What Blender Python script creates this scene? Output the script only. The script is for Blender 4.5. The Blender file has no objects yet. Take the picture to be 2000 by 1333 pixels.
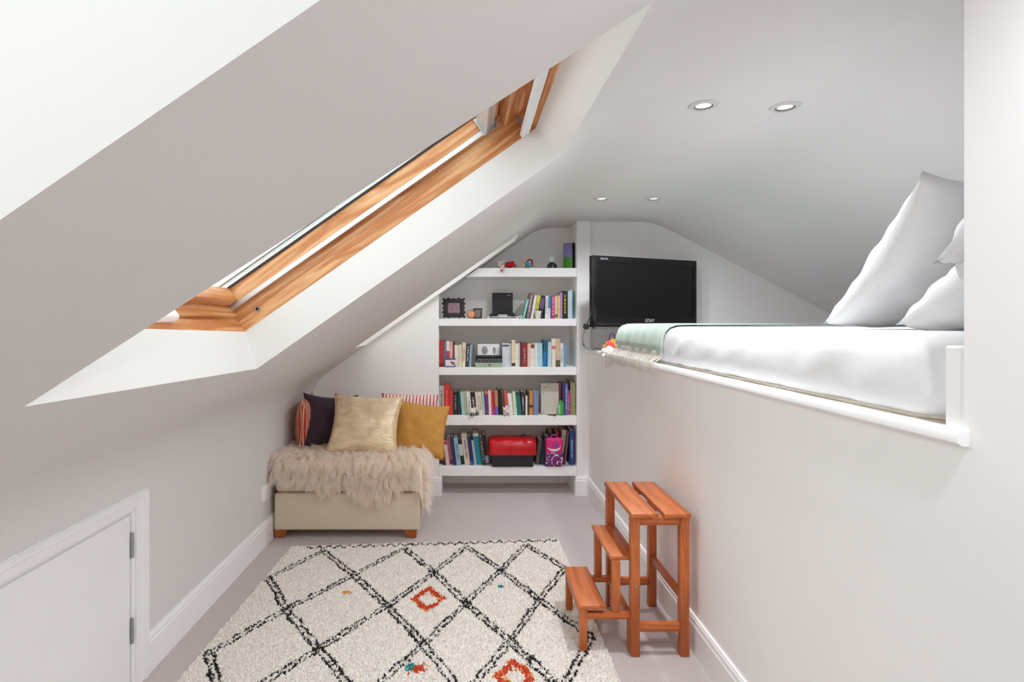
import bpy, bmesh, math, random
import numpy as np
from mathutils import Vector, Matrix, noise

# ------------------------------------------------------------------ scene, camera, light
S = bpy.context.scene
C = S.collection
F = 1100.0                 # focal length in pixels of the 2000 px wide frame
CX, CY, CH = 918.0, 630.0, 1.25
cam_d = bpy.data.cameras.new('camera')
cam_d.sensor_width = 36.0
cam_d.lens = 36.0 * F / 2000.0
cam_d.shift_x = (1000.0 - CX) / 2000.0
cam_d.shift_y = -(666.5 - CY) / 2000.0
cam_d.clip_start = 0.02
cam = bpy.data.objects.new('camera', cam_d)
C.objects.link(cam)
cam.location = (0, 0, CH)
cam.rotation_euler = (math.pi / 2, 0, 0)
S.camera = cam

world = bpy.data.worlds.new('sky')
S.world = world
world.use_nodes = True
bg = world.node_tree.nodes['Background']
bg.inputs['Color'].default_value = (0.95, 0.98, 1.0, 1)
bg.inputs['Strength'].default_value = 1.4

S.view_settings.view_transform = 'Standard'
S.view_settings.look = 'None'
S.view_settings.gamma = 1.0
S.view_settings.use_curve_mapping = False
S.view_settings.exposure = 0.98
S.cycles.use_denoising = True
S.cycles.max_bounces = 14
S.cycles.diffuse_bounces = 10
S.cycles.transparent_max_bounces = 12
S.cycles.caustics_reflective = False
S.cycles.caustics_refractive = False

R = random.Random(7)
NP = np.random.default_rng(11)

# ------------------------------------------------------------------ materials
def lin(c):
    def f(v):
        v /= 255.0
        return v / 12.92 if v <= 0.04045 else ((v + 0.055) / 1.055) ** 2.4
    return (f(c[0]), f(c[1]), f(c[2]), 1.0)

MATS = {}
def mat(name, rgb, rough=0.6, var=0.06, scale=30.0, bump=0.0, bscale=200.0, metal=0.0, spec=0.5,
        stretch=(1, 1, 1), sheen=0.0, emit=None, estr=0.0):
    if name in MATS:
        return MATS[name]
    m = bpy.data.materials.new(name)
    m.use_nodes = True
    nt = m.node_tree
    p = nt.nodes['Principled BSDF']
    tc = nt.nodes.new('ShaderNodeTexCoord')
    mp = nt.nodes.new('ShaderNodeMapping')
    mp.inputs['Scale'].default_value = stretch
    nt.links.new(tc.outputs['Object'], mp.inputs['Vector'])
    n = nt.nodes.new('ShaderNodeTexNoise')
    n.inputs['Scale'].default_value = scale
    n.inputs['Detail'].default_value = 3
    nt.links.new(mp.outputs[0], n.inputs['Vector'])
    r = nt.nodes.new('ShaderNodeValToRGB')
    c = lin(rgb)
    r.color_ramp.elements[0].position = 0.3
    r.color_ramp.elements[1].position = 0.7
    r.color_ramp.elements[0].color = (c[0] * (1 - var), c[1] * (1 - var), c[2] * (1 - var), 1)
    r.color_ramp.elements[1].color = (min(1, c[0] * (1 + var)), min(1, c[1] * (1 + var)), min(1, c[2] * (1 + var)), 1)
    nt.links.new(n.outputs['Fac'], r.inputs['Fac'])
    nt.links.new(r.outputs['Color'], p.inputs['Base Color'])
    p.inputs['Roughness'].default_value = rough
    p.inputs['Metallic'].default_value = metal
    p.inputs['Specular IOR Level'].default_value = spec
    if sheen:
        p.inputs['Sheen Weight'].default_value = sheen
    if bump:
        b = nt.nodes.new('ShaderNodeTexNoise')
        b.inputs['Scale'].default_value = bscale
        b.inputs['Detail'].default_value = 2
        nt.links.new(mp.outputs[0], b.inputs['Vector'])
        bn = nt.nodes.new('ShaderNodeBump')
        bn.inputs['Strength'].default_value = bump
        bn.inputs['Distance'].default_value = 0.01
        nt.links.new(b.outputs['Fac'], bn.inputs['Height'])
        nt.links.new(bn.outputs[0], p.inputs['Normal'])
    if emit:
        p.inputs['Emission Color'].default_value = lin(emit)
        p.inputs['Emission Strength'].default_value = estr
    MATS[name] = m
    return m

def wood(name, dark, light, axis, scale=14.0, rough=0.42, rings=9.0):
    """grain running along one axis (0,1,2)"""
    if name in MATS:
        return MATS[name]
    m = bpy.data.materials.new(name)
    m.use_nodes = True
    nt = m.node_tree
    p = nt.nodes['Principled BSDF']
    tc = nt.nodes.new('ShaderNodeTexCoord')
    mp = nt.nodes.new('ShaderNodeMapping')
    sc = [1.0, 1.0, 1.0]
    sc[axis] = 0.09
    mp.inputs['Scale'].default_value = sc
    nt.links.new(tc.outputs['Object'], mp.inputs['Vector'])
    n1 = nt.nodes.new('ShaderNodeTexNoise')
    n1.inputs['Scale'].default_value = scale
    n1.inputs['Detail'].default_value = 2
    n1.inputs['Distortion'].default_value = 0.6
    nt.links.new(mp.outputs[0], n1.inputs['Vector'])
    mu = nt.nodes.new('ShaderNodeMath'); mu.operation = 'MULTIPLY'
    mu.inputs[1].default_value = rings
    nt.links.new(n1.outputs['Fac'], mu.inputs[0])
    fr = nt.nodes.new('ShaderNodeMath'); fr.operation = 'PINGPONG'
    fr.inputs[1].default_value = 1.0
    nt.links.new(mu.outputs[0], fr.inputs[0])
    n2 = nt.nodes.new('ShaderNodeTexNoise')
    n2.inputs['Scale'].default_value = scale * 12
    nt.links.new(mp.outputs[0], n2.inputs['Vector'])
    mx = nt.nodes.new('ShaderNodeMath'); mx.operation = 'MULTIPLY_ADD'
    mx.inputs[1].default_value = 0.5
    nt.links.new(n2.outputs['Fac'], mx.inputs[0])
    mh = nt.nodes.new('ShaderNodeMath'); mh.operation = 'MULTIPLY'
    mh.inputs[1].default_value = 0.6
    nt.links.new(fr.outputs[0], mh.inputs[0])
    nt.links.new(mh.outputs[0], mx.inputs[2])
    r = nt.nodes.new('ShaderNodeValToRGB')
    r.color_ramp.elements[0].position = 0.1
    r.color_ramp.elements[1].position = 0.75
    r.color_ramp.elements[0].color = lin(light)
    r.color_ramp.elements[1].color = lin(dark)
    nt.links.new(mx.outputs[0], r.inputs['Fac'])
    nt.links.new(r.outputs['Color'], p.inputs['Base Color'])
    p.inputs['Roughness'].default_value = rough
    MATS[name] = m
    return m

def stripes(name, a, b, axis, freq, duty=0.5, rough=0.9, vec='Object'):
    if name in MATS:
        return MATS[name]
    m = bpy.data.materials.new(name)
    m.use_nodes = True
    nt = m.node_tree
    p = nt.nodes['Principled BSDF']
    tc = nt.nodes.new('ShaderNodeTexCoord')
    sx = nt.nodes.new('ShaderNodeSeparateXYZ')
    nt.links.new(tc.outputs[vec], sx.inputs[0])
    mu = nt.nodes.new('ShaderNodeMath'); mu.operation = 'MULTIPLY'
    mu.inputs[1].default_value = freq
    if axis == 'diag':
        ma = nt.nodes.new('ShaderNodeMath'); ma.operation = 'MULTIPLY_ADD'
        ma.inputs[1].default_value = .45
        nt.links.new(sx.outputs[0], ma.inputs[0]); nt.links.new(sx.outputs[1], ma.inputs[2])
        nt.links.new(ma.outputs[0], mu.inputs[0])
    else:
        nt.links.new(sx.outputs[axis], mu.inputs[0])
    fr = nt.nodes.new('ShaderNodeMath'); fr.operation = 'FRACT'
    nt.links.new(mu.outputs[0], fr.inputs[0])
    r = nt.nodes.new('ShaderNodeValToRGB')
    r.color_ramp.interpolation = 'CONSTANT'
    r.color_ramp.elements[0].color = lin(a)
    r.color_ramp.elements[1].position = duty
    r.color_ramp.elements[1].color = lin(b)
    nt.links.new(fr.outputs[0], r.inputs['Fac'])
    nt.links.new(r.outputs['Color'], p.inputs['Base Color'])
    p.inputs['Roughness'].default_value = rough
    MATS[name] = m
    return m

def spots(name, a, b, scale, thr=0.5, rough=0.8, more=()):
    """patches of b (and further colours) on a, from cell noise"""
    if name in MATS:
        return MATS[name]
    m = bpy.data.materials.new(name)
    m.use_nodes = True
    nt = m.node_tree
    p = nt.nodes['Principled BSDF']
    tc = nt.nodes.new('ShaderNodeTexCoord')
    v = nt.nodes.new('ShaderNodeTexVoronoi')
    v.inputs['Scale'].default_value = scale
    nt.links.new(tc.outputs['Object'], v.inputs['Vector'])
    r = nt.nodes.new('ShaderNodeValToRGB')
    r.color_ramp.interpolation = 'CONSTANT'
    r.color_ramp.elements[0].color = lin(b)
    r.color_ramp.elements[1].position = thr
    r.color_ramp.elements[1].color = lin(a)
    nt.links.new(v.outputs['Distance'], r.inputs['Fac'])
    out = r.outputs['Color']
    if more:
        r2 = nt.nodes.new('ShaderNodeValToRGB')
        r2.color_ramp.interpolation = 'CONSTANT'
        els = r2.color_ramp.elements
        els[0].color = lin(b)
        k = len(more)
        for i, c in enumerate(more):
            e = els[1] if i == 0 else els.new((i + 1) / (k + 1))
            e.position = (i + 1) / (k + 1)
            e.color = lin(c)
        s = nt.nodes.new('ShaderNodeSeparateXYZ')
        nt.links.new(v.outputs['Color'], s.inputs[0])
        nt.links.new(s.outputs[0], r2.inputs['Fac'])
        lt = nt.nodes.new('ShaderNodeMath'); lt.operation = 'LESS_THAN'
        lt.inputs[1].default_value = thr
        nt.links.new(v.outputs['Distance'], lt.inputs[0])
        mx = nt.nodes.new('ShaderNodeMix'); mx.data_type = 'RGBA'
        nt.links.new(lt.outputs[0], mx.inputs['Factor'])
        mx.inputs['A'].default_value = lin(a)
        nt.links.new(r2.outputs['Color'], mx.inputs['B'])
        out = mx.outputs['Result']
    nt.links.new(out, p.inputs['Base Color'])
    p.inputs['Roughness'].default_value = rough
    MATS[name] = m
    return m

def glass(name):
    if name in MATS:
        return MATS[name]
    m = bpy.data.materials.new(name)
    m.use_nodes = True
    nt = m.node_tree
    nt.nodes.remove(nt.nodes['Principled BSDF'])
    o = nt.nodes['Material Output']
    t = nt.nodes.new('ShaderNodeBsdfTransparent')
    t.inputs['Color'].default_value = (0.94, 0.97, 0.96, 1)
    g = nt.nodes.new('ShaderNodeBsdfGlossy')
    g.inputs['Roughness'].default_value = 0.02
    mx = nt.nodes.new('ShaderNodeMixShader')
    mx.inputs[0].default_value = 0.06
    nt.links.new(t.outputs[0], mx.inputs[1])
    nt.links.new(g.outputs[0], mx.inputs[2])
    nt.links.new(mx.outputs[0], o.inputs['Surface'])
    MATS[name] = m
    return m

def fibre(name, rgb, var=.08, thru=.45):
    """wool fibre that lets light through"""
    m = mat(name, rgb, .95, var, 60)
    nt = m.node_tree
    p = nt.nodes['Principled BSDF']; o = nt.nodes['Material Output']
    ramp = [n for n in nt.nodes if n.type == 'VALTORGB'][0]
    tr = nt.nodes.new('ShaderNodeBsdfTranslucent')
    nt.links.new(ramp.outputs['Color'], tr.inputs['Color'])
    mx = nt.nodes.new('ShaderNodeMixShader'); mx.inputs[0].default_value = thru
    nt.links.new(p.outputs[0], mx.inputs[1]); nt.links.new(tr.outputs[0], mx.inputs[2])
    nt.links.new(mx.outputs[0], o.inputs['Surface'])
    return m

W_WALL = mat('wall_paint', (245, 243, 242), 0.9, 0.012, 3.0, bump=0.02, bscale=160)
W_CEIL_SHADED = mat('ceiling_paint_shaded', (219, 216, 214), 0.9, 0.012, 3.0, bump=0.02, bscale=160)  # wall white made greyer: the ceiling's shade is put into the colour
W_TRIM = mat('white_gloss_paint', (243, 242, 241), 0.4, 0.01, 6.0)
W_SHELF = mat('shelf_paint', (248, 247, 246), 0.5, 0.012, 8.0)
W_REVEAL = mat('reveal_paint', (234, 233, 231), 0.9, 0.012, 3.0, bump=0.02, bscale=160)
CARPET = mat('carpet_grey', (208, 196, 193), 0.98, 0.12, 220.0, bump=0.6, bscale=420, sheen=0.2)
PINE = [wood('pine_%d' % a, (192, 122, 68), (236, 188, 138), a, 16.0, 0.4, 9.0) for a in range(3)]
TEAK = [wood('teak_%d' % a, (170, 86, 38), (212, 118, 58), a, 12.0, 0.36, 8.0) for a in range(3)]
ALU = mat('aluminium', (205, 206, 208), 0.35, 0.03, 40.0, metal=0.6)
ALU_W = mat('white_cladding', (226, 228, 228), 0.5, 0.02, 30.0)
RUBBER = mat('dark_gasket', (58, 54, 52), 0.7, 0.1, 60.0)
STEEL = mat('brushed_steel', (170, 168, 166), 0.35, 0.05, 90.0, metal=0.8)
BLACK = mat('black_plastic', (22, 21, 22), 0.35, 0.15, 40.0)
SHEET = mat('white_cotton', (224, 224, 224), 0.85, 0.012, 12.0, bump=0.05, bscale=300, sheen=0.15)

# ------------------------------------------------------------------ object helpers
def link(o, parent=None):
    C.objects.link(o)
    if parent is not None:
        o.parent = parent
    return o

def tag(o, label=None, cat=None, group=None, kind=None):
    if label: o['label'] = label
    if cat: o['category'] = cat
    if group: o['group'] = group
    if kind: o['kind'] = kind
    return o

def thing(name, label, cat, loc=(0, 0, 0), rot=(0, 0, 0), group=None, kind=None):
    o = bpy.data.objects.new(name, None)
    o.empty_display_size = 0.05
    o.location = loc
    o.rotation_euler = rot
    link(o)
    return tag(o, label, cat, group, kind)

def obj(name, bm, m, parent=None, smooth=False, loc=None, rot=None):
    me = bpy.data.meshes.new(name)
    bmesh.ops.recalc_face_normals(bm, faces=bm.faces)
    bm.to_mesh(me)
    bm.free()
    for mm in (m if isinstance(m, (list, tuple)) else [m]):
        me.materials.append(mm)
    if smooth:
        me.polygons.foreach_set('use_smooth', [True] * len(me.polygons))
        if smooth != 'all':
            me.set_sharp_from_angle(angle=math.radians(40))
    o = bpy.data.objects.new(name, me)
    if loc is not None: o.location = loc
    if rot is not None: o.rotation_euler = rot
    return link(o, parent)

def struct(name, bm, m, label, cat, parent=None, smooth=False):
    o = obj(name, bm, m, parent, smooth)
    if parent is None:
        tag(o, label, cat, None, 'structure')
    return o

def box(bm, x0, x1, y0, y1, z0, z1, bevel=0.0, seg=2, M=None, mi=0):
    v = [bm.verts.new(p) for p in ((x0, y0, z0), (x1, y0, z0), (x1, y1, z0), (x0, y1, z0),
                                   (x0, y0, z1), (x1, y0, z1), (x1, y1, z1), (x0, y1, z1))]
    fs = [bm.faces.new([v[i] for i in q]) for q in
          ((0, 3, 2, 1), (4, 5, 6, 7), (0, 1, 5, 4), (1, 2, 6, 5), (2, 3, 7, 6), (3, 0, 4, 7))]
    for f in fs: f.material_index = mi
    geom = v
    if bevel > 0:
        es = list({e for f in fs for e in f.edges})
        r = bmesh.ops.bevel(bm, geom=es, offset=bevel, segments=seg, profile=0.6, affect='EDGES')
        geom = list({vv for f in r['faces'] for vv in f.verts} | {vv for f in fs if f.is_valid for vv in f.verts})
    if M is not None:
        for vv in geom:
            vv.co = M @ vv.co
    return geom

def bx(*a, **k):
    bm = bmesh.new()
    box(bm, *a, **k)
    return bm

def poly(bm, pts, mi=0):
    f = bm.faces.new([bm.verts.new(p) for p in pts])
    f.material_index = mi
    return f

def prism(bm, pts, d, mi=0):
    """polygon extruded by vector d"""
    a = [bm.verts.new(p) for p in pts]
    b = [bm.verts.new(Vector(p) + Vector(d)) for p in pts]
    n = len(pts)
    fs = [bm.faces.new(a[::-1]), bm.faces.new(b)]
    for i in range(n):
        fs.append(bm.faces.new((a[i], a[(i + 1) % n], b[(i + 1) % n], b[i])))
    for f in fs: f.material_index = mi
    return a + b

def lathe(bm, prof, seg=24, M=None, mi=0):
    """profile of (r, z) about the z axis"""
    rings = []
    for r, z in prof:
        if r < 1e-6:
            rings.append([bm.verts.new((0, 0, z))])
        else:
            rings.append([bm.verts.new((r * math.cos(2 * math.pi * i / seg), r * math.sin(2 * math.pi * i / seg), z)) for i in range(seg)])
    for a, b in zip(rings, rings[1:]):
        for i in range(seg):
            j = (i + 1) % seg
            q = ([a[0]] if len(a) == 1 else [a[i], a[j]]) + ([b[0]] if len(b) == 1 else [b[j], b[i]])
            if len(q) > 2:
                bm.faces.new(q).material_index = mi
    if M is not None:
        for rr in rings:
            for v in rr: v.co = M @ v.co

def tube(bm, pts, r, seg=8, mi=0):
    pts = [Vector(p) for p in pts]
    prev = None
    for i, p in enumerate(pts):
        t = (pts[min(i + 1, len(pts) - 1)] - pts[max(i - 1, 0)]).normalized()
        u = t.cross(Vector((0.31, 0.2, 0.93))).normalized()
        w = t.cross(u)
        ring = [bm.verts.new(p + r * (u * math.cos(2 * math.pi * k / seg) + w * math.sin(2 * math.pi * k / seg))) for k in range(seg)]
        if prev:
            for k in range(seg):
                bm.faces.new((prev[k], prev[(k + 1) % seg], ring[(k + 1) % seg], ring[k])).material_index = mi
        else:
            bm.faces.new(ring[::-1]).material_index = mi
        prev = ring
    bm.faces.new(prev).material_index = mi

def spline(pts, n=8):
    pts = [Vector(p) for p in pts]
    out = []
    for i in range(len(pts) - 1):
        p0, p1, p2, p3 = pts[max(i - 1, 0)], pts[i], pts[i + 1], pts[min(i + 2, len(pts) - 1)]
        for k in range(n):
            t = k / n
            out.append(0.5 * ((2 * p1) + (p2 - p0) * t + (2 * p0 - 5 * p1 + 4 * p2 - p3) * t * t + (3 * p1 - p0 - 3 * p2 + p3) * t ** 3))
    out.append(pts[-1])
    return out

def raw_mesh(name, V, Fa, mats, parent, idx=None, smooth=False):
    me = bpy.data.meshes.new(name)
    V = np.asarray(V, dtype=np.float32)
    Fa = np.asarray(Fa, dtype=np.int32)
    k = Fa.shape[1]
    me.vertices.add(len(V)); me.vertices.foreach_set('co', V.ravel())
    me.loops.add(Fa.size); me.loops.foreach_set('vertex_index', Fa.ravel())
    me.polygons.add(len(Fa))
    me.polygons.foreach_set('loop_start', np.arange(0, Fa.size, k, dtype=np.int32))
    me.polygons.foreach_set('loop_total', np.full(len(Fa), k, dtype=np.int32))
    for m in mats: me.materials.append(m)
    if idx is not None: me.polygons.foreach_set('material_index', np.asarray(idx, dtype=np.int32))
    me.polygons.foreach_set('use_smooth', np.full(len(Fa), smooth))
    me.update(calc_edges=True)
    o = bpy.data.objects.new(name, me)
    return link(o, parent)

def P(px, py, Y):
    """pixel of the photograph at depth Y -> point in the room"""
    return Vector(((px - CX) * Y / F, Y, CH - (py - CY) * Y / F))

# ------------------------------------------------------------------ dimensions of the room
XL, XR = -1.155, 0.858              # knee wall left, half wall right
KNEE, TAN = 0.80, 0.70
CO, SI = 1 / math.sqrt(1 + TAN * TAN), TAN / math.sqrt(1 + TAN * TAN)
CEIL, XF0, XF1 = 1.983, 0.535, 1.34  # flat ceiling
RT = 0.523                           # pitch of the right slope
YB, YA, YT = 4.07, 4.38, 4.10        # back wall, alcove back, wall behind the television
Y0, YEND = -2.3, 4.42
XE = 2.75
LEDGE = 1.04
SHX0, SHX1 = -0.226, 0.773

def sl(s, n, y):
    return Vector((XL + CO * s - SI * n, y, KNEE + SI * s + CO * n))

# floor
bm = bmesh.new()
poly(bm, [(XL - .02, Y0, 0), (XR + .02, Y0, 0), (XR + .02, YEND, 0), (XL - .02, YEND, 0)])
struct('floor', bm, CARPET, 'mauve grey cut pile carpet covering the attic floor', 'floor')

# left knee wall
KF = .17                              # size of the soft plaster curve at the knee
bm = bmesh.new()
poly(bm, [(XL, Y0, 0), (XL, YB + .02, 0), (XL, YB + .02, KNEE - KF), (XL, Y0, KNEE - KF)])
struct('wall_left', bm, W_CEIL_SHADED, 'low white knee wall on the left below the slope', 'wall')

# left slope with three skylight openings; each opening: bottom near, bottom far, top far, top near as (s, y)
HOLES = [[(.502, -.55), (.502, .462), (1.802, .48), (1.802, -.55)],
         [(.553, .887), (.502, 1.965), (1.802, 1.965), (1.826, 1.05)],
         [(.502, 3.665), (.502, 4.035), (1.802, 4.035), (1.802, 3.72)]]
STOP = (XF0 - XL) / CO - .10
bm = bmesh.new()
def sq(*q):
    poly(bm, [sl(s, 0, y) for s, y in q])
yprev_b, yprev_t = (KF, Y0), (STOP, Y0)
pb, pt = None, None
for h in HOLES:
    nb, fb, ft, ntp = h
    if pb is None:
        sq((KF, Y0), (KF, nb[1]), nb, ntp, (STOP, ntp[1]), (STOP, Y0))
    else:
        sq((KF, pb[1]), (KF, nb[1]), nb, ntp, (STOP, ntp[1]), (STOP, pt[1]), pt, pb)
    sq((KF, nb[1]), (KF, fb[1]), fb, nb)
    sq(ntp, ft, (STOP, ft[1]), (STOP, ntp[1]))
    pb, pt = fb, ft
sq((KF, pb[1]), (KF, YEND), (STOP, YEND), (STOP, pt[1]), pt, pb)
# soft curve into the knee wall and into the flat ceiling
def curve_strip(a, b, c, n=10):
    a, b, c = Vector(a), Vector(b), Vector(c)
    pts = [(1 - t) ** 2 * a + 2 * t * (1 - t) * b + t * t * c for t in [i / n for i in range(n + 1)]]
    for p, q in zip(pts, pts[1:]):
        poly(bm, [(p.x, Y0, p.z), (p.x, YEND, p.z), (q.x, YEND, q.z), (q.x, Y0, q.z)])
k0 = sl(KF, 0, 0)
curve_strip((XL, 0, KNEE - KF), (XL, 0, KNEE), k0)
k1 = sl(STOP, 0, 0)
curve_strip(k1, (XF0, 0, CEIL), (XF0 + .10, 0, CEIL))
bmesh.ops.remove_doubles(bm, verts=bm.verts, dist=1e-4)
# reveals of the openings
NREV = [.17, .13, .13]
for h, nn in zip(HOLES, NREV):
    nb, fb, ft, ntp = h
    dn = -.34 if h is HOLES[2] else 0     # narrow well widened upwards on its unseen near side to admit more light
    up = [(nb[0] + .04, nb[1] + dn), (fb[0] + .04, fb[1]), (ft[0] - .022, ft[1]), (ntp[0] - .022, ntp[1] + dn)]
    for i in range(4):
        j = (i + 1) % 4
        poly(bm, [sl(h[i][0], 0, h[i][1]), sl(h[j][0], 0, h[j][1]), sl(up[j][0], nn, up[j][1]), sl(up[i][0], nn, up[i][1])], 1)
o = struct('ceiling_left', bm, [W_CEIL_SHADED, W_REVEAL], 'long white sloping ceiling pierced by three skylight wells', 'ceiling', smooth=True)
o.data.set_sharp_from_angle(angle=math.radians(25))

bm = bmesh.new()
poly(bm, [(XF0 + .10, Y0, CEIL), (XF0 + .10, YEND, CEIL), (XF1 - .12, YEND, CEIL), (XF1 - .12, Y0, CEIL)])
cr = [(XF1 - .12, 0, CEIL), (XF1, 0, CEIL), (XF1 + .12, 0, CEIL - .12 * RT)]
curve_strip(*cr)
poly(bm, [(XF1 + .12, Y0, CEIL - .12 * RT), (XF1 + .12, YEND, CEIL - .12 * RT), (XE, YEND, CEIL - (XE - XF1) * RT), (XE, Y0, CEIL - (XE - XF1) * RT)])
bmesh.ops.remove_doubles(bm, verts=bm.verts, dist=1e-4)
struct('ceiling_right', bm, W_CEIL_SHADED, 'narrow flat white ceiling falling to the slope above the bed', 'ceiling', smooth=True)

# right half wall, the full height wall nearer the camera, and the bed platform
bm = bmesh.new()
poly(bm, [(XR, .978, 0), (XR, YB, 0), (XR, YB, LEDGE), (XR, .978, LEDGE)])
struct('wall_right', bm, W_WALL, 'white half wall below the raised bed', 'wall')
bm = bmesh.new()
poly(bm, [(XR, Y0, 0), (XR, .978, 0), (XR, .978, CEIL + .01), (XR, Y0, CEIL + .01)])
poly(bm, [(XR, .978, LEDGE), (XR, .978, CEIL + .01), (XR + .10, .978, CEIL + .01), (XR + .10, .978, LEDGE)])
poly(bm, [(XR + .10, .978, LEDGE), (XR + .10, .978, CEIL + .01), (XR + .10, Y0, CEIL + .01), (XR + .10, Y0, LEDGE)])
struct('wall_right_near', bm, W_WALL, 'full height white wall at the right edge, before the bed opening', 'wall')
bm = bmesh.new()
poly(bm, [(XR, .978, LEDGE), (XR, YT, LEDGE), (XE, YT, LEDGE), (XE, .90, LEDGE), (XR + .10, .90, LEDGE)])
struct('floor_bed_platform', bm, W_WALL, 'white raised platform carrying the mattress and television', 'floor')
bm = bmesh.new()
poly(bm, [(XE, .90, LEDGE), (XE, YT, LEDGE), (XE, YT, CEIL), (XE, .90, CEIL)])
poly(bm, [(XR + .10, .90, LEDGE), (XE, .90, LEDGE), (XE, .90, CEIL), (XR + .10, .90, CEIL)])
struct('wall_bed_end', bm, W_WALL, 'white wall closing the head of the bed alcove', 'wall')

# back wall with the shelf alcove
bm = bmesh.new()
zs = lambda x: KNEE + (x - XL) * TAN
poly(bm, [(XL - .01, YB, 0), (SHX0, YB, 0), (SHX0, YB, zs(SHX0) + .01), (XL - .01, YB, KNEE)])
poly(bm, [(SHX0, YB, 0), (SHX0, YA, 0), (SHX0, YA, zs(SHX0) + .02), (SHX0, YB, zs(SHX0) + .02)])
poly(bm, [(SHX0, YA, 0), (SHX1, YA, 0), (SHX1, YA, CEIL + .02), (XF0, YA, CEIL + .02), (SHX0, YA, zs(SHX0) + .02)])
poly(bm, [(SHX1, YB, 0), (SHX1, YA, 0), (SHX1, YA, CEIL + .02), (SHX1, YB, CEIL + .02)])
poly(bm, [(SHX1, YB, 0), (XR + .012, YB, 0), (XR + .012, YB, CEIL + .02), (SHX1, YB, CEIL + .02)])
poly(bm, [(XR + .012, YB, LEDGE), (XR + .012, YT, LEDGE), (XR + .012, YT, CEIL + .02), (XR + .012, YB, CEIL + .02)])
poly(bm, [(XR + .012, YT, LEDGE), (XE, YT, LEDGE), (XE, YT, CEIL + .02), (XR + .012, YT, CEIL + .02)])
struct('wall_back', bm, W_WALL, 'white gable wall with a recessed alcove for shelves', 'wall')
bm = bmesh.new()
WX0, WX1, WZ0, WZ1 = -.35, .70, .55, 1.75       # unseen window added behind the camera to brighten the room
for q in ((XL - .02, WX0, 0, CEIL + .02), (WX1, XR + .12, 0, CEIL + .02), (WX0, WX1, 0, WZ0), (WX0, WX1, WZ1, CEIL + .02)):
    box(bm, q[0], q[1], Y0 - .12, Y0, q[2], q[3])
struct('wall_front', bm, W_WALL, 'white gable wall behind the camera with an added window opening', 'wall')
w = thing('added_window', 'added white casement window behind the camera, giving fill light', 'window', (0, Y0 - .06, 0), kind='structure')
for q in ((WX0, WX0 + .05, WZ0, WZ1), (WX1 - .05, WX1, WZ0, WZ1), (WX0 + .05, WX1 - .05, WZ0, WZ0 + .05), (WX0 + .05, WX1 - .05, WZ1 - .05, WZ1), ((WX0 + WX1) / 2 - .02, (WX0 + WX1) / 2 + .02, WZ0 + .05, WZ1 - .05)):
    obj('window_frame', bx(q[0], q[1], -.03, .03, q[2], q[3], bevel=.004), W_TRIM, w)
obj('pane', bx(WX0 + .05, (WX0 + WX1) / 2 - .02, -.003, .003, WZ0 + .05, WZ1 - .05), glass('window_glass'), w)
obj('pane', bx((WX0 + WX1) / 2 + .02, WX1 - .05, -.003, .003, WZ0 + .05, WZ1 - .05), glass('window_glass'), w)

# skirting boards
def skirting(bm, x0, x1, y0, y1, nx, ny, h=.135, t=.016):
    """run from (x0,y0) to (x1,y1); (nx,ny) points into the room"""
    prof = [(0, 0), (t, 0), (t, h - .03), (t * .8, h - .022), (t * .8, h - .012), (t * .45, h), (0, h)]
    prism(bm, [(x0 + nx * a, y0 + ny * a, b) for a, b in prof], (x1 - x0, y1 - y0, 0))
bm = bmesh.new(); skirting(bm, XL, XL, 2.0, YB - .016, 1, 0)
struct('baseboard_left', bm, W_TRIM, 'white moulded skirting board along the left knee wall', 'baseboard')
bm = bmesh.new(); skirting(bm, XR, XR, Y0, YB, -1, 0)
struct('baseboard_right', bm, W_TRIM, 'white moulded skirting board along the right half wall', 'baseboard')
bm = bmesh.new(); skirting(bm, XL, SHX0 + .02, YB, YB, 0, -1)
struct('baseboard_back', bm, W_TRIM, 'white skirting board on the gable wall behind the ottoman', 'baseboard')
bm = bmesh.new(); skirting(bm, SHX1 - .012, XR - .016, YB, YB, 0, -1)
skirting(bm, SHX1 - .0, SHX1 - .0, YB, YA, -1, 0)
struct('baseboard_alcove', bm, W_TRIM, 'short white skirting board at the right foot of the shelf alcove', 'baseboard')

# nosing along the bed ledge
bm = bmesh.new()
prof = [(XR + .005, 1.036), (XR - .012, 1.036), (XR - .020, 1.042), (XR - .020, 1.056), (XR - .015, 1.062), (XR + .005, 1.062)]
prism(bm, [(x, .968, z) for x, z in prof], (0, YB - .968, 0))
box(bm, XR + .004, XR + .045, .98, YB, LEDGE - .001, 1.058)
struct('trim_1', bm, W_TRIM, 'white wooden nosing along the edge of the bed platform', 'trim', smooth=True)
bm = bx(XR + .004, XR + .045, .975, 1.022, 1.04, 1.208, bevel=.004)
struct('trim_2', bm, W_TRIM, 'short white upright block at the near end of the bed ledge', 'trim')

# small eaves door
d = thing('door_1', 'small white flush eaves cupboard door in the left knee wall', 'door', (XL, 1.90, 0), kind='structure')
obj('door_panel', bx(-.01, .008, -1.10, 0, .005, .597, bevel=.002), W_TRIM, d)
for z in (.205, .495):
    b = bmesh.new()
    lathe(b, [(0, -.042), (.006, -.042), (.006, .042), (0, .042)], 10, Matrix.Translation((.011, .006, z)))
    for q in (-.014, .014):
        lathe(b, [(0, -.001), (.0068, -.001), (.0068, .001), (0, .001)], 10, Matrix.Translation((.011, .006, z + q)))
    obj('hinge', b, STEEL, d, smooth=True)
bm = bmesh.new()
for i, (a, b, t) in enumerate(((.008, .10, .010), (.022, .096, .018), (.045, .084, .012), (.070, .090, .024))):
    box(bm, XL, XL + t, 1.90 + a, 1.90 + b, 0, .60 + b * .62, bevel=.003)
    box(bm, XL, XL + t, .70, 1.90 + a, .60 + a * .62, .60 + b * .62, bevel=.003)
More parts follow.
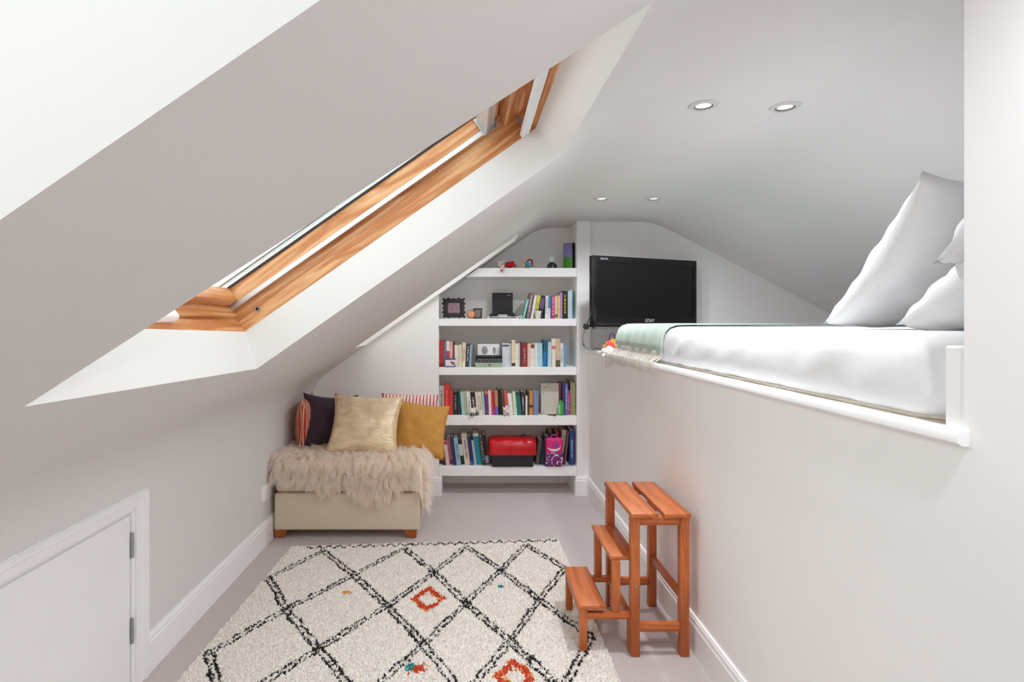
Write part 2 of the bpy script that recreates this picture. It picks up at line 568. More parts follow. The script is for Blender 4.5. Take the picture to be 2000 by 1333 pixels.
struct('trim_3', bm, W_TRIM, 'white moulded architrave around the eaves door', 'trim')

# ------------------------------------------------------------------ skylight windows
def sbox(s0, s1, n0, n1, y0, y1, bevel=0.0):
    """box in slope coordinates; local x = s, local z = n, object carries the pitch"""
    return bx(s0, s1, y0, y1, n0, n1, bevel=bevel)

def skylight(name, label, yn, yf, n0, full=True):
    w = thing(name, label, 'skylight', (XL, 0, KNEE), (0, -math.atan(TAN), 0), kind='structure')
    a, b = .542, 1.78
    top = n0 + .085
    obj('frame_side', sbox(a - .06, b + .06, n0, top, yf - .0005, yf + .06), PINE[0], w)
    obj('frame_side', sbox(a - .06, b + .06, n0, top, yn - .06, yn), PINE[0], w)
    obj('frame_bottom', sbox(a - .07, a, n0, top - .03, yn, yf), PINE[1], w)
    obj('frame_top', sbox(b, b + .07, n0, top, yn, yf), PINE[1], w)
    # sash
    t2 = top + .062
    obj('sash_side', sbox(a - .02, b, top + .001, t2, yf - .022, yf + .04), PINE[0], w)
    obj('sash_side', sbox(a - .02, b, top + .001, t2, yn - .04, yn + .022), PINE[0], w)
    obj('sash_bottom', sbox(a - .05, a + .014, top - .029, t2 - .012, yn + .001, yf - .001, bevel=.004), PINE[1], w)
    obj('sash_bottom_bead', sbox(a - .03, a + .05, top + .012, t2 + .002, yn + .022, yf - .022, bevel=.004), PINE[1], w)
    obj('sash_top', sbox(b - .085, b, top - .02, t2, yn + .001, yf - .001, bevel=.004), PINE[1], w)
    obj('sash_top_rail', sbox(b - .125, b - .09, top + .02, t2, yn + .022, yf - .022, bevel=.003), PINE[1], w)
    # blind channels beside the glass, gasket, outer cladding
    for y in (yf - .026, yn + .018):
        obj('blind_channel', sbox(a + .012, b - .10, top - .006, top + .010, y, y + .008, bevel=.001), ALU, w)
    obj('gasket', sbox(a + .05, b - .12, t2, t2 + .006, yf - .028, yf + .02), RUBBER, w)
    obj('gasket', sbox(a + .05, b - .12, t2, t2 + .006, yn - .02, yn + .028), RUBBER, w)
    for k, (dz, dy) in enumerate(((.006, .032), (.022, .040))):
        obj('cladding', sbox(a - .02, b, t2 + dz, t2 + dz + .014, yf - dy, yf + .05), ALU_W, w)
        obj('cladding', sbox(a - .02, b, t2 + dz, t2 + dz + .014, yn - .05, yn + dy), ALU_W, w)
    obj('pane', sbox(a, b, t2 + .008, t2 + .012, yn, yf), glass('window_glass'), w)
    # blind cassette, rolled up at the top
    bb = bmesh.new()
    for k in range(4):
        box(bb, b - .160 + k * .010, b - .152 + k * .010, yn + .025, yf - .03, top - .012 + .006 * k, top + .05, bevel=.002)
    box(bb, b - .152, b - .118, yn + .025, yf - .03, top + .002, top + .052)
    obj('blind_cassette', bb, ALU, w, smooth=True)
    bb = bx(b - .168, b - .112, yf - .030, yf - .024, top - .012, top + .055, bevel=.002)
    obj('cassette_end', bb, STEEL, w)
    # ventilation bar with its brackets
    br = obj('ventilation_bar', sbox(b - .062, b - .030, n0 - .004, n0 + .012, yn + .01, yf - .012, bevel=.003), ALU_W, w)
    for y in (yf - .05, yn + .04):
        obj('bracket', sbox(b - .05, b - .036, n0 + .012, top, y, y + .006), STEEL, br)
    # bore with a metal ring in the far frame side
    bb = bmesh.new()
    M = Matrix.Translation((a + .082, yf - .001, n0 + .040)) @ Matrix.Rotation(math.pi / 2, 4, 'X')
    lathe(bb, [(.0055, .0), (.0055, .003), (.0095, .003), (.0105, 0)], 16, M)
    rg = obj('bolt_ring', bb, STEEL, w, smooth=True)
    bb = bmesh.new()
    lathe(bb, [(0, .001), (.0056, .001)], 16, M)
    obj('bore', bb, BLACK, rg)
    # white catch on the bottom rail
    yc = min(yf - .43, yn + .60)
    bb = bx(a - .002, a + .030, yc - .30 if full else yc - .1, yc, n0 + .034, n0 + .070, bevel=.015, seg=4)
    obj('catch', bb, W_TRIM, w, smooth=True)
    return w

skylight('window_1', 'pine framed skylight with silver roller blind over the middle well', .93, 1.965, .13)
skylight('window_2', 'pine framed skylight above the camera position', -.55, .462, .17)
skylight('window_3', 'pine framed skylight in the narrow well at the gable wall', 3.345, 4.035, .13, full=False)

# ------------------------------------------------------------------ downlights
def downlight(x, y, label, glow, tint, watts):
    t = thing('downlight', label, 'ceiling light', (x, y, CEIL), group='recessed downlights in the flat ceiling')
    b = bmesh.new()
    lathe(b, [(.030, -.001), (.032, -.006), (.046, -.005), (.050, -.001), (.050, .0)], 32)
    obj('trim_ring', b, mat('light_ring', (206, 205, 203), .4, .02), t, smooth=True)
    b = bmesh.new()
    lathe(b, [(.024, .004), (.026, -.004), (.031, -.004), (.031, .002)], 32)
    obj('inner_ring', b, mat('inner_ring_metal', (120, 116, 112), .3, .04, metal=.7), t, smooth=True)
    b = bmesh.new()
    lathe(b, [(0, -.003), (.012, -.0028), (.0255, -.001)], 32)
    obj('lens', b, mat('lamp_glow_' + glow, (240, 235, 225), .3, .01, emit=tint, estr=watts[0]), t, smooth=True)
    ld = bpy.data.lights.new('bulb', 'SPOT')
    ld.energy = watts[1]; ld.spot_size = math.radians(165); ld.spot_blend = 1.0
    ld.color = lin(LAMP)[:3]; ld.shadow_soft_size = .025
    lo = bpy.data.objects.new('bulb', ld)
    lo.location = (0, 0, -.02)
    link(lo, t)
LAMP = (242, 247, 255)
downlight(.787, 1.90, 'round recessed downlight glowing warm, largest and left of the near pair', 'warm', (255, 222, 180), (1.3, 29))
downlight(1.070, 1.913, 'round recessed downlight right of the warm glowing near one', 'soft', (255, 225, 200), (.7, 4))
downlight(.778, 3.33, 'small far recessed downlight glowing, nearest to the bookshelf', 'white', (255, 238, 214), (1.5, 20))
downlight(1.087, 3.33, 'small far recessed downlight above the television, dimmer', 'dim', (250, 236, 222), (.7, 7))
downlight(.70, .47, 'added fill downlight in the flat ceiling just outside the camera view', 'soft', (255, 225, 200), (.7, 14))  # unseen lamp, added to brighten the room
downlight(.70, -.96, 'added fill downlight in the flat ceiling nearest the added window', 'soft', (255, 225, 200), (.7, 14))  # second added lamp out of view, also for fill

# ------------------------------------------------------------------ bookshelf
PX = 267.0                            # pixels per metre at the book spines
YS = F / PX                           # their depth (4.12)
ZT = [1.643, 1.276, .924, .572, .206]
ZBOT = [1.580, 1.224, .869, .506, .139]
bs = thing('bookshelf', 'white built-in bookshelf of five thick boards in the gable alcove', 'bookshelf', (0, YB, 0), kind=None)
for zt, zb in zip(ZT, ZBOT):
    b = bmesh.new()
    if zt > 1.4:
        xa = XL + (zt - KNEE) / TAN + .012
        prism(b, [(xa, .001, zt), (SHX1 - .001, .001, zt), (SHX1 - .001, .001, zb), (xa - (zt - zb) / TAN, .001, zb)], (0, YA - YB - .003, 0))
    else:
        box(b, SHX0 + .001, SHX1 - .001, .001, YA - YB - .002, zb, zt, bevel=.002)
    obj('shelf_board', b, W_SHELF, bs)
obj('support_cleat', bx(SHX0 + .002, SHX0 + .022, .02, .30, 0, .139), W_SHELF, bs)

# ---- books
SHELFNAME = {1: 'second shelf', 2: 'middle shelf', 3: 'fourth shelf', 4: 'bottom shelf'}
ORD = ['', 'first', 'second', 'third', 'fourth', 'fifth', 'sixth', 'seventh', 'eighth', 'ninth', 'tenth', 'eleventh', 'twelfth',
       'thirteenth', 'fourteenth', 'fifteenth', 'sixteenth', 'seventeenth', 'eighteenth', 'nineteenth', 'twentieth', 'twenty-first',
       'twenty-second', 'twenty-third', 'twenty-fourth', 'twenty-fifth', 'twenty-sixth', 'twenty-seventh', 'twenty-eighth',
       'twenty-ninth', 'thirtieth', 'thirty-first', 'thirty-second', 'thirty-third', 'thirty-fourth', 'thirty-fifth']
PAGES = mat('book_pages', (226, 214, 192), .9, .08, 300, stretch=(40, 1, 1))
bcount = 0
def book(x, z, w, h, dep, lean, rgb, letters=None, band=None, lab='', grp='', yfront=None):
    """cover of front, back and spine; spine faces the room (-y)"""
    global bcount
    bcount += 1
    y = (yfront if yfront is not None else YS)
    t = min(.0028, w * .22)
    b = bmesh.new()
    box(b, 0, w, 0, t, 0, h)
    box(b, 0, t, t, dep, 0, h)
    box(b, w - t, w, t, dep, 0, h)
    m = mat('cover_%d_%d_%d' % tuple(rgb), rgb, .5, .10, 25.0)
    px0 = 0.0
    o = obj('book', b, m)
    o.location = (x, y, z)
    o.rotation_euler = (0, lean, 0)
    tag(o, lab, 'book', grp)
    obj('pages', bx(t, w - t, t, dep - .004, .003, h - .003), PAGES, o)
    if band:
        a, c, brgb = band
        obj('spine_band', bx(.0003, w - .0003, -.0006, 0, h * a, h * c), mat('cover_%d_%d_%d' % tuple(brgb), brgb, .5, .1, 25.0), o)
    if letters and w > .008:
        b = bmesh.new()
        rr = random.Random(bcount)
        zz = h * rr.uniform(.14, .25)
        top = h * rr.uniform(.72, .9)
        while zz < top:
            l = rr.uniform(.0025, .0055)
            u = min(.007, w * rr.uniform(.10, .22))
            box(b, w * .5 - u, w * .5 + u, -.0011, -.0005, zz, zz + l)
            zz += l + rr.choice((.0022, .0022, .003, .008))
        obj('spine_lettering', b, mat('ink_%d_%d_%d' % tuple(letters), letters, .6, .05), o)
    return o

def row(si, zy, start, items, fwd=0.0, count0=0, total=None):
    """items: (px at the foot or None, width px, height px, lean px, colour word, rgb, letters, band)"""
    z = ZT[si] + .0005
    px = start
    prev = None
    k = count0
    for it in items:
        p0, w, h, ln, word, rgb = it[:6]
        letters = it[6] if len(it) > 6 else None
        band = it[7] if len(it) > 7 else None
        a = math.atan2(ln, h)
        if si == 4 and ln < 0: a = -.128
        if prev is not None:
            pw, ph, pa, pp = prev
            need = pp + pw / math.cos(pa) + max(0.0, min(h, ph) * (math.tan(pa) - math.tan(a))) + .25
            px = max(p0 if p0 is not None else 0, need)
        else:
            px = p0 if p0 is not None else start
        prev = (w, h, a, px)
        k += 1
        dep = R.uniform(.13, .17) if h < 58 else R.uniform(.17, .21)
        wm, hm = w / PX, h / PX / math.cos(a) * .985
        x = (px - CX) / PX
        zz = z + (wm * math.sin(a) if a > 0 else 0)
        lab = '%s, %s from left on the %s' % (word, ORD[k], SHELFNAME[si])
        yf = YS - .012 + R.uniform(0, .022)
        if si == 4 and 1040 < px < 1110: yf = YS + (.020 if 1062 < px < 1088 else .004) + R.uniform(0, .006)
        book(x, zz, wm, hm, dep, a, rgb, letters, band, lab, 'books on the ' + SHELFNAME[si], yf)
    return k, px

WH, CRM = (232, 230, 224), (228, 214, 186)
# second shelf from the top
row(1, 622, 1021, [
    (1020, 4.5, 38, 9, 'slim mint green book leaning right', (120, 184, 168), (240, 240, 230)),
    (1026, 7, 51, 9, 'mauve grey book leaning right', (126, 104, 110), (220, 200, 205)),
    (1036, 5, 46, 8, 'white paperback leaning right', WH),
    (1042, 6.5, 46, 8, 'yellow green book leaning right', (206, 200, 84), (60, 60, 30)),
    (1050, 8.5, 45, 6, 'black and purple book leaning right', (44, 38, 52), None, (.45, .9, (92, 78, 112))),
    (None, 5, 45, 1.5, 'white book with grey top', WH, (90, 90, 90)),
    (None, 5.5, 46, 1, 'blue topped white book', (214, 222, 226), None, (.45, .99, (60, 146, 182))),
    (None, 6.8, 46, 0, 'magenta paperback', (186, 46, 118), (240, 220, 230)),
    (None, 5.5, 45, 0, 'cream book with green foot', (226, 216, 184), None, (.05, .2, (70, 140, 90))),
    (None, 4.6, 46, 0, 'slim pale orange book', (232, 190, 120)),
    (None, 3.6, 52, 0, 'thin lilac book', (176, 140, 184)),
    (None, 10.5, 55, 0, 'tall black book with yellow lettering', (26, 20, 20), (232, 184, 40)),
    (None, 4.5, 55, 0, 'tall pale grey blue book', (190, 208, 214)),
    (None, 4.5, 57, 0, 'tall pale cyan book at the right wall', (176, 212, 218)),
])
# middle shelf
row(2, 717, 858, [
    (858, 9, 53, 0, 'tall red hardback', (190, 62, 60), None, (.0, .14, (150, 40, 44))),
    (None, 4.5, 50, 0, 'slim slate blue book', (120, 128, 160)),
    (None, 6, 51, 0, 'white and red book', WH, None, (.3, .62, (200, 70, 70))),
    (None, 6, 50, 0, 'pink and white book', (232, 160, 156), (250, 240, 240)),
    (None, 3, 50, 0, 'thin brown red book', (120, 60, 56)),
    (None, 8, 43, 0, 'stout ivory book', (236, 230, 214)),
    (None, 6, 44, 0, 'slim cream book', CRM),
    (None, 6.5, 48, 1, 'tall ivory book', (234, 224, 196), (150, 130, 100)),
    (None, 6.2, 45, 3, 'black book with pale dots', (54, 52, 58), (230, 226, 220)),
    (None, 5.5, 43, 3, 'light blue book leaning right', (160, 192, 220)),
    (None, 3.2, 42, 3, 'dark grey book beside the typewriter', (96, 96, 100)),
    (981, 13, 47, 0, 'thick pale grey book', (206, 210, 214), None, (.86, .93, (60, 70, 80))),
    (None, 5, 46, 0, 'slim lavender grey book', (188, 190, 208)),
    (None, 7, 53, 0, 'tall cream book with black foot', (226, 208, 172), None, (.03, .14, (40, 34, 30))),
    (None, 4.5, 46, 0, 'slim white book', WH),
    (None, 4, 47, 0, 'slim grey white book', (214, 212, 206)),
    (None, 3, 47, 0, 'thin dark brown book', (84, 48, 44)),
    (None, 11, 48, 0, 'thick maroon hardback', (140, 44, 46), (214, 150, 130)),
    (None, 6.5, 46, 0, 'pale pink book', (230, 192, 178)),
    (None, 7, 46, 0, 'white book with brown top', WH, None, (.8, .97, (130, 70, 56))),
    (None, 6, 47, 0, 'off white book', (222, 224, 222)),
    (None, 9, 47, 0, 'pale sky blue book', (172, 206, 218)),
    (None, 7.5, 53, 3, 'deep blue book leaning right', (30, 122, 170), None, (.55, .98, (40, 90, 110))),
    (None, 7, 49, 1, 'pale cyan book', (176, 210, 218)),
    (None, 7.5, 56, 0, 'tall white book with pink title', (232, 222, 212), None, (.62, .74, (206, 120, 110))),
    (None, 8.5, 56, 0, 'tall tan book with olive foot', (206, 184, 150), None, (.0, .24, (96, 88, 54))),
    (None, 6, 47, 0, 'slim greyish white book', (220, 216, 210), (150, 130, 120)),
    (None, 5.5, 43, 0, 'small blue book at the right wall', (104, 160, 200)),
])
# shelf above the toolbox
row(3, 810, 858, [
    (858, 9, 58, 0, 'tall pale grey book', (190, 190, 182), (150, 80, 80)),
    (None, 11.5, 60, 0, 'tall bright red book', (222, 56, 52), (250, 120, 110)),
    (None, 5.5, 47, 0, 'slim scarlet book', (204, 58, 60)),
    (None, 9, 46, 0, 'black book', (34, 38, 36), (150, 150, 140)),
    (None, 4, 46, -2, 'thin dark teal book', (26, 76, 84)),
    (None, 6, 46, -4, 'pale mint book leaning left', (168, 206, 196)),
    (None, 5.5, 46, -4, 'sage green book leaning left', (190, 206, 184)),
    (None, 7.5, 46, -4, 'white book leaning left', (236, 230, 220), (120, 120, 120)),
    (None, 9, 45, -4, 'black book with white title leaning left', (32, 28, 28), (220, 220, 210)),
    (None, 5, 45, -4, 'white and pink slim book', (234, 216, 210)),
    (None, 6.5, 45, -4, 'warm white book', (232, 224, 208), (140, 120, 110)),
    (None, 4, 46, -3, 'thin pale green book', (176, 206, 178)),
    (None, 7, 47, -2, 'purple book', (98, 50, 132), None, (.88, .99, (214, 130, 70))),
    (None, 5.5, 48, -2, 'pink white book', (240, 208, 198)),
    (None, 6.5, 47, -2, 'crimson book', (200, 48, 62), None, (.0, .28, (190, 60, 130))),
    (None, 6, 48, -2, 'tan and violet book', (184, 136, 92), None, (.02, .34, (112, 92, 180))),
    (None, 7, 50, -4, 'black paperback leaning left', (26, 24, 26)),
    (None, 4.5, 46, -4, 'slim brown book leaning left', (112, 78, 64)),
    (None, 6.5, 46, -4, 'red and white striped spine book', (206, 92, 84), None, (.1, .4, (236, 226, 216))),
    (None, 8.5, 42, -4, 'bright white book leaning left', (240, 238, 234)),
    (None, 6, 46, -4, 'pale mint green book', (204, 220, 190)),
    (None, 8.5, 46, -4, 'teal book leaning left', (24, 112, 112), None, (.84, .97, (40, 60, 64))),
    (None, 7, 46, -2, 'black book with pale pattern', (48, 44, 48), (206, 200, 196)),
    (None, 3.5, 38, 0, 'thin short white book', WH),
    (None, 4, 47, 0, 'slim dark brown book', (76, 52, 34)),
    (None, 7, 47, 0, 'orange book', (222, 152, 76), None, (.3, .42, (120, 70, 30))),
    (None, 10, 47, 0, 'slate blue hardback', (124, 138, 172)),
    (1099, 4, 62, 0, 'tall dark navy book', (48, 56, 96)),
    (None, 5.5, 62, 0, 'tall periwinkle book', (104, 104, 172), (200, 200, 230)),
    (None, 5, 48, 0, 'magenta book', (184, 60, 116), (240, 190, 210)),
    (None, 3.5, 67, 0, 'tall thin grey green book', (150, 156, 134)),
    (None, 5, 64, 0, 'tall olive book at the right wall', (158, 148, 88)),
])
# bottom shelf
row(4, 909, 864, [
    (866, 5.2, 55, -5, 'black book at the left wall', (26, 24, 26), (150, 60, 110)),
    (None, 7, 47, -5, 'cream and pink book leaning left', (222, 190, 180), None, (.86, .99, (190, 40, 110))),
    (None, 7, 54, -6, 'mauve book leaning left', (176, 108, 130), None, (.03, .18, (110, 50, 110))),
    (None, 6, 56, -7, 'navy book leaning left', (36, 46, 84)),
    (None, 8, 54, -7, 'pale blue book leaning left', (150, 186, 204), (90, 120, 150)),
    (None, 7, 50, -7, 'black book with white title leaning left', (30, 30, 30), None, (.35, .8, (210, 208, 200))),
    (None, 11, 61, -8, 'thick beige book leaning left', (216, 202, 184), (120, 120, 140)),
    (None, 7, 56, -8, 'dark blue book with blue foot leaning left', (28, 44, 92), None, (.03, .14, (40, 90, 160))),
    (None, 4, 48, -8, 'thin grey book leaning left', (190, 192, 190)),
    (None, 11, 62, -9, 'large teal book leaning left', (28, 128, 150), None, (.9, .99, (206, 224, 200))),
    (None, 6.5, 55, -9, 'dark olive book leaning left', (52, 54, 44), (170, 170, 150)),
    (None, 6.5, 58, -10, 'black book with pale blue foot leaning left', (22, 22, 24), None, (.04, .3, (176, 190, 214))),
    (1046, 7, 50, 6, 'grey brown book right of the toolbox', (84, 76, 66)),
    (None, 3, 48, 6, 'thin black book', (26, 24, 24)),
    (None, 8, 56, 8, 'dark petrol blue book leaning right', (36, 54, 78)),
    (None, 6, 64, 8, 'dark green grey book behind the pink case', (56, 60, 56)),
    (1079, 6, 62, 8, 'red book behind the pink case', (170, 30, 40)),
    (1090, 8, 68, 9, 'tall taupe book leaning right', (170, 158, 140), (110, 100, 90)),
    (1101, 4, 66, 7, 'brown book leaning right', (110, 70, 76)),
    (1112.5, 9.5, 69, 0, 'tall royal blue book at the right wall', (48, 70, 138), (170, 180, 214)),
])

# ---- ornaments of the top shelf
def shelf_pt(px, si, y=YS):
    return Vector(((px - CX) * y / F, y, ZT[si] + .0005))

def ball(b, c, r, sc=(1, 1, 1), seg=14, mi=0):
    n = seg // 2
    M = Matrix.Translation(c) @ Matrix.Diagonal((sc[0], sc[1], sc[2], 1))
    lathe(b, [(max(0.0, r * math.sin(math.pi * i / n)) if 0 < i < n else 0, -r * math.cos(math.pi * i / n)) for i in range(n + 1)], seg, M, mi)

RED, PLUSHW = mat('red_plush', (178, 26, 40), .95, .15, 120, bump=.4, bscale=300), mat('white_plush', (226, 208, 204), .95, .1, 120, bump=.4, bscale=300)
p = shelf_pt(989, 0, 4.085) + Vector((0, 0, .002))
t = thing('plush_toy', 'small red and white plush toy sprawled at the top shelf edge', 'plush toy', p)
t.scale = (1.25, 1.1, 1.1)
b = bmesh.new(); ball(b, (.018, .02, .022), .022, (1.35, 1, .95)); obj('body', b, RED, t, smooth='all')
b = bmesh.new(); ball(b, (-.028, .015, .024), .021); ball(b, (-.042, .018, .042), .007); ball(b, (-.016, .018, .044), .007)
hd = obj('head', b, PLUSHW, t, smooth='all')
b = bmesh.new(); ball(b, (-.034, -.005, .027), .0028); ball(b, (-.022, -.006, .027), .0028); ball(b, (-.028, -.006, .019), .0032); obj('face', b, BLACK, hd, smooth='all')
for q in ((.045, .004, .014), (.036, .030, .036)):
    b = bmesh.new(); ball(b, q, .012, (1.2, 1, .9)); obj('foot', b, RED, t, smooth='all')
b = bmesh.new(); tube(b, spline([(-.015, .0, .012), (-.022, -.018, .006), (-.028, -.024, -.014)]), .0075, 8); ball(b, (-.029, -.024, -.022), .012)
obj('arm', b, [PLUSHW], t, smooth='all')
b = bmesh.new(); ball(b, (-.029, -.034, -.020), .006, (1.2, .6, 1)); obj('paw_pad', b, RED, t, smooth='all')

p = shelf_pt(1031, 0, 4.12)
t = thing('photo_ornament', 'tiny painted ceramic ornament with blue panel between plush toy and globe', 'ornament', p)
b = bx(-.036, .036, 0, .03, 0, .012, bevel=.004); obj('base', b, mat('ornament_pink', (222, 170, 176), .5, .15, 60), t, smooth=True)
obj('panel', bx(-.022, .020, .004, .022, .012, .044, bevel=.005), mat('ornament_blue', (76, 128, 176), .4, .2, 80), t, smooth=True)
obj('panel_foot', bx(-.022, .018, -.002, .004, .002, .012, bevel=.001), mat('ornament_green', (104, 120, 80), .6, .2, 80), t)
b = bmesh.new(); tube(b, spline([(-.010, .012, .05), (.012, .012, .066), (.030, .012, .062), (.034, .012, .040), (.032, .012, .012)]), .006, 8); obj('handle', b, mat('ornament_brown', (112, 66, 62), .6, .2, 60), t, smooth='all')
b = bmesh.new(); ball(b, (-.030, .012, .024), .013); ball(b, (-.018, .012, .062), .011); obj('figure', b, mat('ornament_peach', (226, 190, 150), .6, .2, 60), t, smooth='all')

p = shelf_pt(1078, 0, 4.13)
t = thing('snow_globe', 'small glass snow globe on a black stepped base', 'snow globe', p)
b = bmesh.new(); lathe(b, [(0, 0), (.038, 0), (.038, .012), (.032, .032), (.022, .036), (.020, .044), (0, .044)], 24); obj('base', b, BLACK, t, smooth=True)
gm = bpy.data.materials.new('globe_glass'); gm.use_nodes = True
gp = gm.node_tree.nodes['Principled BSDF']; gp.inputs['Base Color'].default_value = lin((206, 216, 206)); gp.inputs['Roughness'].default_value = .05
gp.inputs['Transmission Weight'].default_value = .15
b = bmesh.new(); ball(b, (0, 0, .068), .029, seg=20); obj('globe', b, gm, t, smooth='all')
b = bmesh.new(); ball(b, (-.004, -.0, .062), .012); obj('figure', b, mat('globe_figure', (226, 228, 214), .5, .1, 60), t, smooth='all')

p = shelf_pt(1116, 0, 4.14)
t = thing('boxed_gift', 'green and purple box with black edge at the top shelf right end', 'box', p + Vector((-.016, 0, 0)), (0, 0, math.radians(-40)))
gb = bx(-.05, .026, .0, .045, 0, .19, bevel=.001)
o = obj('box_body', gb, mat('box_black', (30, 36, 28), .4, .1), t)
obj('front_print', bx(-.049, .025, -.0008, 0, .085, .188), mat('box_purple', (124, 112, 166), .5, .12, 30), t)
obj('lower_print', bx(-.049, .025, -.0008, 0, .002, .085), mat('box_green', (70, 140, 40), .5, .35, 40), t)

# ---- second shelf ornaments
p = shelf_pt(887, 1, 4.14)
t = thing('framed_photo', 'ornate black picture frame with a pink photo, leaning', 'picture frame', p + Vector((0, -.01, .012)), (math.radians(-12), 0, math.radians(8)))
b = bmesh.new()
W_, H_ = .155, .140
for q in ((-W_ / 2, -W_ / 2 + .034, 0, H_), (W_ / 2 - .034, W_ / 2, 0, H_), (-W_ / 2 + .034, W_ / 2 - .034, 0, .032), (-W_ / 2 + .034, W_ / 2 - .034, H_ - .032, H_)):
    box(b, q[0], q[1], 0, .014, q[2], q[3], bevel=.004)
for i in range(5):
    for (x, z) in ((-W_ / 2 + i * W_ / 4, H_), (-W_ / 2 + i * W_ / 4, .004), (W_ / 2, i * H_ / 4.2 + .004), (-W_ / 2, i * H_ / 4.2 + .004)):
        ball(b, (x, .006, z), .0105 if i % 2 else .007, (1, .6, 1), 10)
obj('moulding', b, mat('black_lacquer', (30, 26, 28), .45, .2, 60), t, smooth=True)
obj('photo', bx(-.048, .048, .004, .008, .03, .11), spots('pink_photo', (150, 120, 130), (206, 140, 160), 38, .35, .4, ((120, 100, 120), (220, 180, 190))), t)

p = shelf_pt(921, 1, 4.11)
t = thing('round_disc', 'small round copper coloured disc propped on its edge', 'ornament', p + Vector((0, 0, .004)), (math.radians(-14), 0, math.radians(14)))
b = bmesh.new(); lathe(b, [(0, 0), (.026, 0), (.031, .003), (.031, .009), (.026, .012), (0, .012)], 28, Matrix.Translation((0, .012, .031)) @ Matrix.Rotation(math.pi / 2, 4, 'X'))
obj('rim', b, mat('copper', (170, 104, 66), .35, .15, 40, metal=.5), t, smooth=True)
b = bmesh.new(); lathe(b, [(0, .0125), (.024, .0125), (.024, .0120)], 28, Matrix.Translation((0, .012, .031)) @ Matrix.Rotation(math.pi / 2, 4, 'X'))
obj('face', b, mat('copper_face', (214, 150, 104), .4, .2, 50), t)

p = shelf_pt(932, 1, 4.19)
t = thing('framed_photo', 'tiny dark picture frame half behind the copper disc', 'picture frame', p + Vector((0, 0, .002)), (math.radians(-10), 0, math.radians(-14)))
b = bmesh.new()
for q in ((-.034, -.024, 0, .078), (.024, .034, 0, .078), (-.024, .024, 0, .010), (-.024, .024, .068, .078)):
    box(b, q[0], q[1], 0, .010, q[2], q[3], bevel=.001)
obj('moulding', b, mat('dark_frame', (62, 54, 56), .5, .15), t)
obj('photo', bx(-.025, .025, .004, .007, .009, .069), mat('grey_photo', (142, 120, 118), .4, .3, 40), t)

# stack of flat things with the black box behind
p = shelf_pt(982, 1, 4.12)
for k, (w, h, c, lab) in enumerate(((.222, .016, (222, 222, 222), 'flat white boxed book lying under the black gadgets'), (.17, .014, (200, 204, 204), 'smaller pale flat box on top of the flat white boxed book'))):
    o = obj('flat_box', bx(-w / 2, w / 2, -.02, .13, 0, h, bevel=.001), mat('flat_white_%d' % k, c, .5, .05), None, loc=p + Vector((0.004 * k, .012 * k, .0165 * k)))
    tag(o, lab, 'box')
    obj('edge_print', bx(-w / 2 + .01, w / 2 - .01, -.0206, -.02, h * .25, h * .7), mat('edge_ink_%d' % k, (96, 94, 96) if k == 0 else (168, 170, 170), .6, .1), o)
t = thing('boxed_album', 'square matt black box standing upright behind the flat boxes', 'box', shelf_pt(982, 1, 4.275) + Vector((0, 0, .003)), (math.radians(-3), 0, 0))
obj('box_body', bx(-.078, .078, .02, .045, 0, .197, bevel=.001), mat('matt_black', (40, 36, 42), .6, .1), t)
obj('small_print', bx(.034, .064, .0193, .02, .176, .181), mat('print_silver', (176, 172, 176), .5, .05), t)
zc = ZT[1] + .032
for px, lab in ((963, 'black game controller lying left on the flat boxes'), (1000, 'black game controller lying right on the flat boxes')):
    c = P(px, 615, 4.12); c.z = zc if px > 980 else ZT[1] + .017
    c.z = ZT[1] + .017 if True else c.z
    t = thing('game_controller', lab, 'controller', (c.x, 4.115, c.z), (0, 0, math.radians(18 if px < 980 else -24)), group='game controllers')
    b = bmesh.new(); ball(b, (0, .0, .012), .022, (1.0, .8, .5)); ball(b, (-.020, -.012, .009), .013, (1, 1.3, .7)); ball(b, (.020, -.012, .009), .013, (1, 1.3, .7))
    obj('shell', b, BLACK, t, smooth='all')
    for x in (-.009, .009):
        b = bmesh.new(); lathe(b, [(0, .018), (.004, .018), (.005, .027), (0, .028)], 10, Matrix.Translation((x, -.004, .002))); obj('thumb_stick', b, mat('stick_grey', (60, 58, 62), .6, .1), t, smooth=True)
t = thing('headset', 'black headset coiled on the flat boxes before the black box', 'headset', (p.x + .012, 4.14, zc), (0, 0, 0))
b = bmesh.new(); tube(b, spline([(-.05, 0, .006), (-.03, .012, .018), (0, .016, .022), (.03, .012, .018), (.05, 0, .006)]), .0045, 8); obj('band', b, BLACK, t, smooth='all')
for x in (-.05, .05):
    b = bmesh.new(); ball(b, (x, -.004, .010), .012, (1.1, 1, .8)); obj('ear_cup', b, BLACK, t, smooth='all')
t = thing('lead', 'thin white lead curled left of the leaning books', 'lead', shelf_pt(1015, 1, 4.10))
b = bmesh.new(); tube(b, spline([(-.012, .01, .003), (-.004, -.006, .012), (.008, .0, .022), (.016, .008, .010), (.006, .012, .003)]), .0032, 8); obj('wire', b, W_TRIM, t, smooth='all')
obj('plug', bx(-.022, -.010, .002, .014, 0, .012, bevel=.002), W_TRIM, t)
p = shelf_pt(1051, 1, 4.09)
t = thing('cup', 'small white cup with dark doodles before the leaning books', 'cup', p)
b = bmesh.new(); lathe(b, [(0, 0), (.016, 0), (.017, .004), (.025, .055), (.023, .055), (.016, .006), (0, .006)], 24)
obj('bowl', b, spots('doodle_cup', (234, 228, 216), (96, 88, 84), 90, .22, .5), t, smooth=True)
b = bmesh.new(); lathe(b, [(.0252, .050), (.0258, .055), (.0225, .056)], 24); obj('rim', b, W_TRIM, t, smooth=True)

